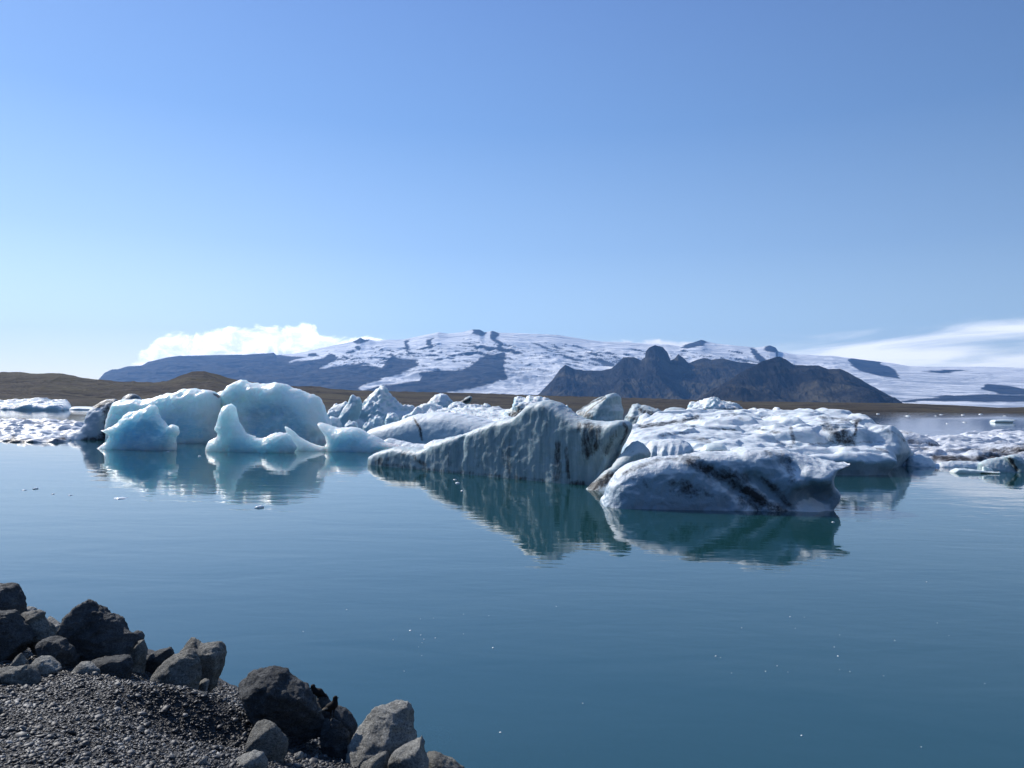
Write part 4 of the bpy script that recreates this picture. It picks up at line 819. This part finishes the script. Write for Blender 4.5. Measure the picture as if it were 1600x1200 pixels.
# --- boulders
def rock_material(name, dark, light, lich=(0.20, 0.19, 0.17)):
    m = MatB(name)
    a = m.noise(m.coords(), 2.2, 8, 0.68, 0.6); b = m.noise(m.coords((1, 1, 2.2)), 11, 6, 0.7, 0.3)
    c = m.mix(m.ramp(a, [(0.36, 0), (0.64, 1)]), dark, light)
    c = m.mix(m.ramp(b, [(0.50, 0), (0.70, 0.7)]), c, tuple(v * 0.45 for v in dark))
    c = m.mix(m.ramp(m.noise(m.coords(), 5.0, 5, 0.7, 1.0), [(0.60, 0), (0.68, 0.55)]), c, lich)
    c = m.mix(m.ramp(m.noise(m.coords((1, 1, 1.5)), 60, 3, 0.8), [(0.46, 0), (0.62, 0.75)]), c, tuple(v * 0.35 for v in dark))
    c = m.mix(m.ramp(m.noise(m.coords((1.4, 1, 1)), 28, 4, 0.8), [(0.56, 0), (0.66, 0.6)]), c, tuple(min(1, v * 1.35) for v in light))
    m.l(c, m.b.inputs['Base Color']); m.b.inputs['Roughness'].default_value = 0.78; m.b.inputs['Specular IOR Level'].default_value = 0.3
    nb = m.bump(m.noise(m.coords((1, 1, 1.8)), 7, 8, 0.72, 0.8), 0.11)
    nb = m.bump(m.noise(m.coords(), 38, 5, 0.7), 0.018, prev=nb)
    m.l(nb, m.b.inputs['Normal'])
    return m.m
RK_DARK = rock_material('dark_basalt', (0.042, 0.050, 0.058), (0.15, 0.155, 0.155))
RK_MID = rock_material('grey_basalt', (0.11, 0.113, 0.11), (0.42, 0.405, 0.35))
RK_PALE = rock_material('pale_grey_rock', (0.27, 0.27, 0.255), (0.60, 0.59, 0.53), (0.42, 0.41, 0.37))
def boulder(outline, D, T, mat, label, seed, name='boulder', h=0.022, facets=4, disp=(0.045, 0.22), cat='boulder', group=None, tilt=0.35, gr=0.55, foot=0.0, chips=9):
    O = np.array(outline, float); c = O.mean(0)
    A = at(c[0], 800, D)[:2]
    P = at(O[:, 0], O[:, 1], D); S = np.stack([P[:, 0], P[:, 2]], -1)
    sc_ = S.mean(0); w_ = np.ptp(S[:, 0]); hh = np.ptp(S[:, 1])
    if foot: S[:, 1] = np.where(S[:, 1] < sc_[1] - 0.25 * hh, S[:, 1] - foot, S[:, 1])
    r = np.random.default_rng(seed)
    U = np.arange(S[:, 0].min() - 3 * h, S[:, 0].max() + 3 * h, h); W = np.arange(S[:, 1].min() - 3 * h, S[:, 1].max() + 3 * h, h)
    V_ = np.arange(-T * 1.4 - 3 * h, T * 1.5 + 3 * h, h)
    UU, WW = np.meshgrid(U, W, indexing='ij')
    dd = seg_dist(UU, WW, S)
    rr = 0.42 * min(w_, hh)
    s = np.clip(dd / rr, 0, 1)
    prof = 0.25 * np.sqrt(np.clip(s * 8, 0, 1)) + 0.75 * s ** 0.75
    fr, bk = T * prof, T * prof
    for k in range(facets):
        an = r.uniform(0, 2 * math.pi); g = r.uniform(0.3, 1.0) * gr
        off = T * r.uniform(0.55, 0.95)
        fr = np.minimum(fr, off + g * (math.cos(an) * (UU - sc_[0]) + math.sin(an) * (WW - sc_[1])))
        an = r.uniform(0, 2 * math.pi)
        bk = np.minimum(bk, off + g * (math.cos(an) * (UU - sc_[0]) + math.sin(an) * (WW - sc_[1])))
    # the upper part of the front slopes back so that the top catches the sun
    V3 = V_[None, None, :] - (tilt * (WW - sc_[1]))[..., None]
    F = np.minimum(V3 + fr[..., None], bk[..., None] - V3)
    F = np.where(dd[..., None] > 0, F, np.minimum(dd[..., None], F))
    U3, W3 = UU[..., None], WW[..., None]; vv = V_[None, None, :]
    ins = F > 0
    for k in range(chips):
        nd = np.array([r.uniform(-0.8, 0.8), r.uniform(-0.6, 0.9), -1.0])
        if k < 2: nd = np.array([-0.6, 0.75, -0.45]) + r.normal(0, 0.15, 3)
        if k == 0 and mat is not RK_DARK: nd = np.array([-0.65, 0.6, -0.5])
        if k % 3 == 2: nd[2] = 1.0
        nd /= np.linalg.norm(nd)
        pr = U3 * nd[0] + W3 * nd[1] + vv * nd[2]
        sup = pr[ins].max() if ins.any() else 0
        cen_ = sc_[0] * nd[0] + sc_[1] * nd[1]
        F = np.minimum(F, cen_ + (sup - cen_) * ((r.uniform(0.78, 0.90) if mat is RK_DARK else r.uniform(0.55, 0.75)) if k < 2 else r.uniform(0.55, 0.88)) - pr)
    V, Fc = surface_nets(F, (U[0], W[0], V_[0]), h)
    V = relax(V, Fc, 1, 0.12)
    Pw = np.stack([V[:, 0], D + V[:, 2], V[:, 1]], -1)
    n = vnormals(Pw, Fc)
    if np.sum(n * (Pw - Pw.mean(0))) < 0: Fc = Fc[:, ::-1]; n = -n
    k1 = fbm(Pw[:, 0] / disp[1], Pw[:, 1] / disp[1], Pw[:, 2] / disp[1] * 1.5, 5, seed + 40, 0.55, ridged=True)
    k2 = fbm(Pw[:, 0] / 0.12, Pw[:, 1] / 0.12, Pw[:, 2] / 0.08, 3, seed + 50)
    sz = min(1.0, max(w_, hh) / 0.9)
    Pw = Pw + n * ((disp[0] * k1 + 0.022 * k2) * sz)[:, None]
    return tag(mesh_obj(name, Pw, Fc, mat, attrs={}), label, cat, group)
D_, M_, P_ = RK_DARK, RK_MID, RK_PALE
BL = [
 ([(-60, 930), (-30, 916), (0, 915), (16, 915), (23, 922), (30, 928), (38, 938), (41, 950), (38, 958), (10, 962), (-60, 965)], 10.6, 0.55, D_, 'dark rounded boulder cut by the left edge of the photo, highest on the bank'),
 ([(-60, 957), (17, 957), (27, 972), (40, 985), (52, 998), (44, 1008), (25, 1016), (-10, 1020), (-60, 1020)], 9.7, 0.5, D_, 'smooth dark slab shaped boulder at the left edge, under the highest one'),
 ([(17, 958), (30, 955), (50, 956), (62, 961), (60, 968), (75, 980), (94, 998), (88, 1006), (66, 1004), (50, 990), (30, 973)], 10.0, 0.4, M_, 'angular boulder with a pale sunlit flat top beside the dark slab'),
 ([(38, 956), (42, 948), (50, 949), (56, 953), (56, 960), (40, 962)], 11.4, 0.2, P_, 'small pale stone peeping out behind the highest boulder'),
 ([(62, 970), (68, 965), (82, 970), (97, 976), (99, 990), (90, 1000), (74, 990)], 10.9, 0.3, P_, 'pale cracked rock just left of the large pointed dark boulder'),
 ([(95, 1005), (97, 985), (98, 968), (99, 955), (104, 947), (112, 944), (122, 944), (132, 940), (138, 943), (148, 952), (160, 961), (172, 965), (183, 968), (192, 978), (203, 985), (212, 990), (219, 998), (214, 1006), (196, 1012), (172, 1022), (150, 1030), (126, 1035), (110, 1025)], 9.7, 0.5, D_, 'large pointed dark boulder, the biggest of the left group'),
 ([(203, 990), (209, 986), (217, 988), (223, 996), (221, 1006), (210, 1008)], 10.2, 0.2, D_, 'small round dark stone at the right tip of the large pointed boulder'),
 ([(182, 1014), (200, 1007), (220, 1003), (225, 1020), (226, 1045), (218, 1052), (200, 1046), (188, 1030)], 9.9, 0.3, M_, 'grey block standing under the right end of the large pointed boulder'),
 ([(137, 1034), (152, 1029), (176, 1026), (198, 1027), (205, 1040), (204, 1056), (180, 1062), (152, 1058), (140, 1045)], 9.2, 0.3, D_, 'flat dark block with a thin sunlit upper edge, under the large pointed boulder'),
 ([(53, 1007), (62, 1001), (78, 997), (97, 999), (107, 1005), (115, 1014), (121, 1025), (122, 1036), (112, 1043), (92, 1043), (76, 1030), (62, 1016)], 9.2, 0.33, D_, 'rounded blue grey boulder in front of the large pointed one'),
 ([(44, 1040), (50, 1032), (62, 1026), (74, 1029), (86, 1037), (96, 1045), (70, 1052), (46, 1050)], 8.7, 0.2, P_, 'low pale striped stone lying in the gravel before the rounded blue grey boulder'),
 ([(18, 1045), (20, 1030), (25, 1021), (31, 1019), (37, 1026), (43, 1034), (44, 1045)], 8.7, 0.13, M_, 'small upright grey stone left of the low striped one'),
 ([(-30, 1052), (0, 1047), (22, 1045), (38, 1041), (46, 1046), (54, 1054), (61, 1062), (58, 1071), (20, 1074), (-30, 1070)], 8.2, 0.28, M_, 'flat ridged stone half sunk in gravel at the left edge'),
 ([(108, 1047), (116, 1038), (124, 1035), (137, 1035), (148, 1041), (157, 1046), (157, 1058), (140, 1062), (118, 1056)], 8.85, 0.2, P_, 'pale wedge shaped stone between the rounded boulder and the flat dark block'),
 ([(221, 1050), (224, 1032), (232, 1023), (244, 1018), (256, 1016), (262, 1013), (267, 1019), (271, 1028), (262, 1040), (245, 1055), (228, 1058)], 10.2, 0.3, D_, 'low jagged dark rock at the water between the left group and the sunlit slanting boulder'),
 ([(226, 1056), (240, 1043), (255, 1033), (272, 1025), (293, 1018), (300, 1024), (310, 1033), (314, 1050), (312, 1074), (284, 1078), (250, 1070), (232, 1064)], 8.9, 0.36, M_, 'boulder with a tan sunlit slanting top, in the middle of the bank'),
 ([(270, 1030), (275, 1015), (283, 1006), (292, 1000), (302, 1002), (311, 1009), (325, 1007), (339, 1007), (346, 1014), (350, 1024), (349, 1040), (342, 1052), (336, 1062), (315, 1068), (290, 1060)], 9.5, 0.4, M_, 'knobbly rounded boulder right behind the sunlit slanting one, at the edge of the water'),
 ([(310, 1070), (312, 1063), (320, 1061), (327, 1064), (326, 1074)], 9.0, 0.09, P_, 'little pale stone at the foot of the knobbly boulder'),
 ([(362, 1072), (378, 1064), (384, 1057), (398, 1052), (416, 1049), (430, 1051), (441, 1053), (446, 1062), (455, 1066), (468, 1071), (480, 1079), (489, 1092), (498, 1108), (508, 1122), (514, 1150), (518, 1190), (490, 1200), (455, 1185), (420, 1150), (398, 1120), (380, 1090)], 7.9, 0.5, D_, 'huge dark blue grey boulder beside which the two birds perch'),
 ([(484, 1094), (492, 1093), (502, 1097), (510, 1108), (522, 1113), (534, 1117), (546, 1127), (555, 1140), (555, 1160), (540, 1170), (510, 1150), (494, 1120)], 8.5, 0.25, D_, 'dark boulder with a thin sunlit rim behind the two birds'),
 ([(500, 1134), (505, 1125), (520, 1124), (534, 1129), (541, 1137), (546, 1160), (552, 1185), (550, 1215), (515, 1220), (505, 1185)], 7.75, 0.28, D_, 'dark upright block on which the lower bird stands'),
 ([(541, 1172), (546, 1158), (556, 1142), (566, 1130), (574, 1121), (582, 1113), (592, 1107), (610, 1104), (637, 1102), (641, 1110), (644, 1122), (648, 1140), (652, 1160), (656, 1190), (640, 1225), (560, 1225), (548, 1195)], 7.65, 0.42, P_, 'large rough pale boulder by the water, right of the birds'),
 ([(596, 1215), (604, 1188), (616, 1176), (630, 1168), (644, 1163), (654, 1155), (659, 1152), (663, 1160), (664, 1176), (670, 1190), (672, 1215), (640, 1235)], 7.05, 0.25, P_, 'smooth pale boulder with a raised dark corner at the bottom edge'),
 ([(648, 1215), (654, 1185), (662, 1172), (675, 1176), (690, 1182), (704, 1187), (716, 1195), (730, 1206), (738, 1225), (660, 1235)], 7.25, 0.25, M_, 'speckled grey boulder cut by the bottom edge, farthest right of all'),
 ([(548, 1215), (556, 1200), (572, 1190), (590, 1180), (603, 1174), (608, 1184), (602, 1200), (596, 1220)], 7.0, 0.18, M_, 'dark wedge of rock with a pale upper edge, below the large rough pale boulder'),
 ([(385, 1160), (387, 1148), (391, 1136), (398, 1130), (415, 1128), (434, 1129), (438, 1138), (443, 1148), (450, 1158), (449, 1172), (440, 1196), (420, 1204), (395, 1185)], 6.95, 0.25, M_, 'squarish boulder with a pale lit face, on the gravel before the huge dark one'),
 ([(340, 1215), (350, 1197), (365, 1188), (382, 1181), (398, 1176), (410, 1174), (416, 1184), (420, 1200), (420, 1225), (345, 1235)], 6.35, 0.22, P_, 'pale slanting stone cut by the bottom edge'),
]
BOULD = []
for i, (ol, D, T, mt, lb) in enumerate(BL):
    w_ = max(p[0] for p in ol) - min(p[0] for p in ol)
    BO = boulder(ol, D, T, mt, lb, 400 + i, h=0.014 if w_ < 70 else 0.02, name='boulder' if w_ > 40 else 'stone', cat='boulder' if w_ > 40 else 'stone', foot=0.12, gr=0.6, facets=5)
    BOULD.append(BO)
# lone round pebble and some loose stones big enough to single out
boulder([(463, 1178), (465, 1174), (470, 1173), (474, 1177), (474, 1183), (468, 1186), (463, 1184)], 6.55, 0.035, RK_PALE, 'round whitish stone alone on the dark gravel below the huge boulder', 450, name='stone', h=0.006, facets=0, cat='stone', disp=(0.004, 0.1))
boulder([(52, 1080), (56, 1076), (63, 1077), (66, 1084), (62, 1090), (54, 1088)], 7.9, 0.06, RK_DARK, 'round dark stone on the gravel near the left edge', 451, name='stone', h=0.008, facets=1, cat='stone', disp=(0.006, 0.1))
boulder([(84, 1104), (92, 1100), (98, 1102), (96, 1108), (88, 1109)], 7.5, 0.05, RK_PALE, 'pale flat stone on the gravel right of the round dark one', 452, name='stone', h=0.007, facets=1, cat='stone', disp=(0.005, 0.1))
boulder([(-6, 1112), (4, 1108), (13, 1110), (14, 1116), (2, 1120)], 7.3, 0.06, RK_MID, 'flat grey stone on the gravel at the very left edge', 453, name='stone', h=0.008, facets=1, cat='stone', disp=(0.005, 0.1))
boulder([(60, 1143), (66, 1134), (76, 1131), (80, 1136), (72, 1144)], 6.8, 0.05, RK_MID, 'tilted grey stone on the gravel in the lower left', 454, name='stone', h=0.007, facets=2, cat='stone', disp=(0.005, 0.1))
# dark rubble packed between the boulders down to the water
proto = []
for k in range(5):
    r = np.random.default_rng(700 + k)
    an = np.sort(r.uniform(0, 2 * math.pi, 9)); rad = r.uniform(0.7, 1.0, 9)
    ol = [(400 + 22 * rad[j] * math.cos(an[j]) * 1.2, 1100 - 22 * rad[j] * math.sin(an[j])) for j in range(9)]
    proto.append(boulder(ol, 8.0, 0.12, [RK_DARK, RK_MID, RK_DARK, RK_PALE, RK_MID][k], None, 710 + k, name='riprap_stone', h=0.016, facets=4))
rr = random.Random(9); cnt = 0; tries = 0
while cnt < 85 and tries < 3000:
    tries += 1
    x = rr.uniform(-14, 0.3); y = rr.uniform(6.2, 17)
    s = float(shore_s(x, y))
    if not (-0.5 < s < 2.3): continue
    q1, q2 = project(np.array([x, y, float(ground_z(x, y))]))
    if not (-150 < q1 < 820 and q2 < 1330): continue
    src = proto[cnt % 5]
    o = src if cnt < 5 else src.copy()
    if cnt >= 5: COL.objects.link(o)
    sz = rr.uniform(0.35, 1.0); o.scale = (sz, sz, sz * rr.uniform(0.6, 0.9))
    o.rotation_euler = (rr.uniform(-0.3, 0.3), rr.uniform(-0.3, 0.3), rr.uniform(0, 6.28))
    o.location = (x, y, float(ground_z(x, y)) - 0.12 * sz)
    tag(o, 'small stone packed between the boulders on the slope to the water', 'stone', 'stones packed between the boulders'); cnt += 1
# pale rock under the water surface
boulder([(640, 1150), (655, 1138), (672, 1134), (690, 1136), (702, 1144), (706, 1152), (690, 1160), (660, 1160)], 9.9, 0.25, RK_PALE, 'greenish rock lying under water right of the large rough pale boulder', 460, facets=3, cat='boulder').location.z -= 0.03

# ================================================================== BIRDS
m = MatB('dark_plumage')
fn = m.noise(m.coords(), 90, 4, 0.7)
cc = m.mix(m.ramp(fn, [(0.4, 0), (0.65, 1)]), (0.005, 0.005, 0.006), (0.020, 0.016, 0.015))
cc = m.mix(m.attr('pale'), cc, (0.30, 0.24, 0.17)); m.l(cc, m.b.inputs['Base Color']); m.b.inputs['Roughness'].default_value = 0.75; m.b.inputs['Specular IOR Level'].default_value = 0.15  # pale: cream wing stripe, with sunlight on wing and tail painted into the plumage
m.l(m.bump(fn, 0.003), m.b.inputs['Normal'])
BOULD[19].location.z += 0.06; BOULD[19].location.x += 0.03
def smin(a, b, k):
    h = np.clip(0.5 + 0.5 * (b - a) / k, 0, 1); return b * (1 - h) + a * h - k * h * (1 - h)
def make_bird(name, ax, ay, D, parts, label, stand, pale=()):
    """parts: capsules (x0, z0, d0, r0, x1, z1, d1, r1, blend, flatten) in photograph pixels relative to the foot"""
    k = D / FPX; h = 0.0028
    lo = np.array([-30, -16, -3]) * k; hi = np.array([30, 16, 44]) * k
    g = [np.arange(lo[i], hi[i], h) for i in range(3)]
    XX, YY, ZZ = np.meshgrid(*g, indexing='ij'); F = np.full(XX.shape, 1e3)
    for x0, z0, d0, r0, x1, z1, d1, r1, bl, fl in parts:
        a = np.array([x0, d0, z0]) * k; b = np.array([x1, d1, z1]) * k; e = b - a; L = max(e @ e, 1e-9)
        t = np.clip(((XX - a[0]) * e[0] + (YY - a[1]) * e[1] + (ZZ - a[2]) * e[2]) / L, 0, 1)
        dx, dy, dz = XX - a[0] - t * e[0], YY - a[1] - t * e[1], ZZ - a[2] - t * e[2]
        r = (r0 + (r1 - r0) * t) * k
        F = smin(F, np.sqrt(dx * dx + dy * dy + (dz * fl) ** 2) - r, bl * k)
    V, Fc = surface_nets(-F, (g[0][0], g[1][0], g[2][0]), h); V = relax(V, Fc, 1)
    n = vnormals(V, Fc)
    if np.sum(n * (V - V.mean(0))) < 0: Fc = Fc[:, ::-1]
    foot = at(ax, ay, D)
    co = np.empty(len(stand.data.vertices) * 3); stand.data.vertices.foreach_get('co', co); co = co.reshape(-1, 3) + np.array(stand.location)
    jx, jy = project(co); best = None
    for c_ in range(-16, 17):
        mk = np.abs(jx - ax - c_) < 1.0
        if mk.any():
            i_ = np.where(mk)[0][np.argmin(jy[mk])]; dd_ = abs(c_) + abs(jy[i_] - ay)
            if best is None or dd_ < best[0]: best = (dd_, co[i_])
    foot = best[1] - np.array([0, 0, 0.004])
    pl = np.zeros(len(V))
    for x0, z0, x1, z1, wd in pale:
        d = seg_dist(V[:, 0] / k, V[:, 2] / k, [(x0, z0), (x1, z1)], closed=False); pl = np.maximum(pl, np.clip(1.4 - d / wd, 0, 1))
    return tag(mesh_obj(name, V + foot, Fc, m.m, attrs={'pale': pl}, origin=foot), label, 'bird')
# upper bird: body to the right, head and bill to the left
make_bird('bird', 499, 1094, 8.5, [(-3, 15, 0, 5.2, 5, 13, 0, 6.0, 2, 1), (5, 13, 0, 5.4, 13, 9, 0, 2.6, 2, 1), (12, 9.5, 0, 2.2, 19, 6, 0, 1.0, 2, 2.0), (-4, 17, 0, 3.6, -5, 22, -0.5, 3.3, 2, 1), (-5, 22.5, -0.5, 3.3, -5.5, 22.5, -0.5, 3.2, 1.5, 1), (-7.5, 21, -1, 1.2, -11, 17.5, -1.5, 0.45, 0.8, 1),
          (0, 10, -1.5, 1.4, 0, 4, -1.5, 0.55, 1.2, 1), (0, 4, -1.5, 0.5, -0.5, 0.2, -1.5, 0.5, 0.6, 1), (1.5, 10, 1.5, 1.4, 1.5, 4, 1.5, 0.55, 1.2, 1), (1.5, 4, 1.5, 0.5, 1, 0.2, 1.5, 0.5, 0.6, 1),
          (-0.5, 0.4, -1.5, 0.5, -3.5, 0.2, -2, 0.45, 0.4, 1), (-0.5, 0.4, -1.5, 0.5, -3.0, 0.2, 0, 0.45, 0.4, 1), (1, 0.4, 1.5, 0.5, -2, 0.2, 1.5, 0.45, 0.4, 1)],
          'dark bird with its head bent to the left, perched behind the huge boulder', BOULD[19])
make_bird('bird', 516, 1125, 7.78, [(5, 22, 0, 6.2, -1, 18, 0, 6.4, 2.5, 1), (-1, 18, 0, 5.4, -9, 15, 0, 2.8, 2, 1), (-8, 15.5, 0, 2.6, -18, 11.5, 0, 1.2, 2, 1.8), (6.5, 25, 0, 4.6, 7, 31, 0, 3.6, 2.5, 1), (7, 32.5, 0, 3.5, 7.3, 33, 0, 3.3, 1.5, 1), (9.5, 32.5, 2, 1.0, 12, 31.5, 3.5, 0.45, 0.8, 1),
          (1, 13, -1.5, 1.6, 1, 7, -1.5, 0.6, 1.2, 1), (1, 7, -1.5, 0.55, -0.5, 0.3, -1.5, 0.5, 0.6, 1), (5, 14, 1.5, 1.5, 5, 8, 1.5, 0.6, 1.2, 1), (5, 8, 1.5, 0.55, 4, 0.3, 1.5, 0.5, 0.6, 1),
          (-0.5, 0.4, -1.5, 0.5, 2.8, 0.2, -2.5, 0.45, 0.4, 1), (-0.5, 0.4, -1.5, 0.5, 2.5, 0.2, -0.5, 0.45, 0.4, 1), (4, 0.4, 1.5, 0.5, 7, 0.2, 1.5, 0.45, 0.4, 1)],
          'dark bird with pale wing stripe and tail, sunlight painted in, standing lower with its head up', BOULD[20], pale=[(-4, 19, -12, 14.5, 1.3), (-11, 14.5, -18, 11, 2.4)])

# ================================================================== SMALL FLOATING ICE
def bit(x, y, wpx, seed, lab, grp=None, hh=0.35):
    c = on_z(x, y); k = c[1] / FPX * wpx
    r = np.random.default_rng(seed); B = ico * (1 + r.uniform(-0.3, 0.3, (12, 1)))
    V = B * np.array([k * 0.5, k * 0.5 * r.uniform(0.7, 1.6), k * hh * 0.5]) + c
    return tag(mesh_obj('ice_fragment', V, icf, ICE_BIT, smooth=False), lab, 'ice fragment', grp)
mb = MatB('floating_ice_bits'); mb.b.inputs['Base Color'].default_value = (0.80, 0.84, 0.85, 1); mb.b.inputs['Roughness'].default_value = 0.3
ICE_BIT = mb.m
bit(188, 779, 22, 1, 'flat bit of floating ice, broadest of those on the left water', hh=0.18)
bit(405, 793, 17, 2, 'bright crumbled bit of ice floating below the pale spire', hh=0.35)
for i, (x, y, s) in enumerate([(711, 749.5, 7), (715, 755, 8), (722, 767, 6), (1302, 816, 6), (206, 701, 5), (263, 706, 6), (312, 713, 6), (55, 764, 9), (38, 766, 6), (110, 774, 6), (83, 772, 5), (1508, 660, 6), (1480, 662, 5), (1532, 647.5, 8), (1504, 648.5, 5), (1470, 648, 5), (1462, 650, 4), (1570, 650, 5), (1418, 650, 8), (1372, 647, 6)]):
    bit(x, y, s, 20 + i, 'small white bit of ice floating on the lagoon', 'bits of ice floating on the lagoon')
r = random.Random(4)
for i in range(58):
    x, y = r.uniform(0, 1600), 735 + 460 * r.random() ** 0.8
    if i < 14: x, y = 640 + r.uniform(-30, 140), 985 + r.uniform(-30, 40)
    elif i < 30: x, y = r.uniform(1050, 1500), r.uniform(960, 1060)
    if y > 900 and x < 230 + (y - 900) * 1.8: continue
    if 560 < x < 1420 and y < 810: continue
    bit(x, y, r.choice([1.2, 1.6, 2.0, 2.6, 4.0]), 100 + i, 'small white bit of ice floating on the lagoon', 'bits of ice floating on the lagoon', hh=0.5)

# ================================================================== HAZE
hb = MatB('air_haze'); hb.t.nodes.remove(hb.b)
pv = hb.n('ShaderNodeVolumePrincipled')
pv.inputs['Color'].default_value = (0.19, 0.46, 1.0, 1)
pv.inputs['Density'].default_value = 2.3e-5
pv.inputs['Anisotropy'].default_value = 0.25
hb.l(pv.outputs[0], hb.o.inputs['Volume'])
x0, x1, y0, y1, z0, z1 = -45000, 45000, -6000, 28500, -40, 2700
V = [(x, y, z) for x in (x0, x1) for y in (y0, y1) for z in (z0, z1)]
Fc = [(0, 1, 3, 2), (4, 6, 7, 5), (0, 4, 5, 1), (2, 3, 7, 6), (0, 2, 6, 4), (1, 5, 7, 3)]
tag(mesh_obj('haze', V, Fc, hb.m, smooth=False, origin=(0, 0, 0)), kind='stuff')
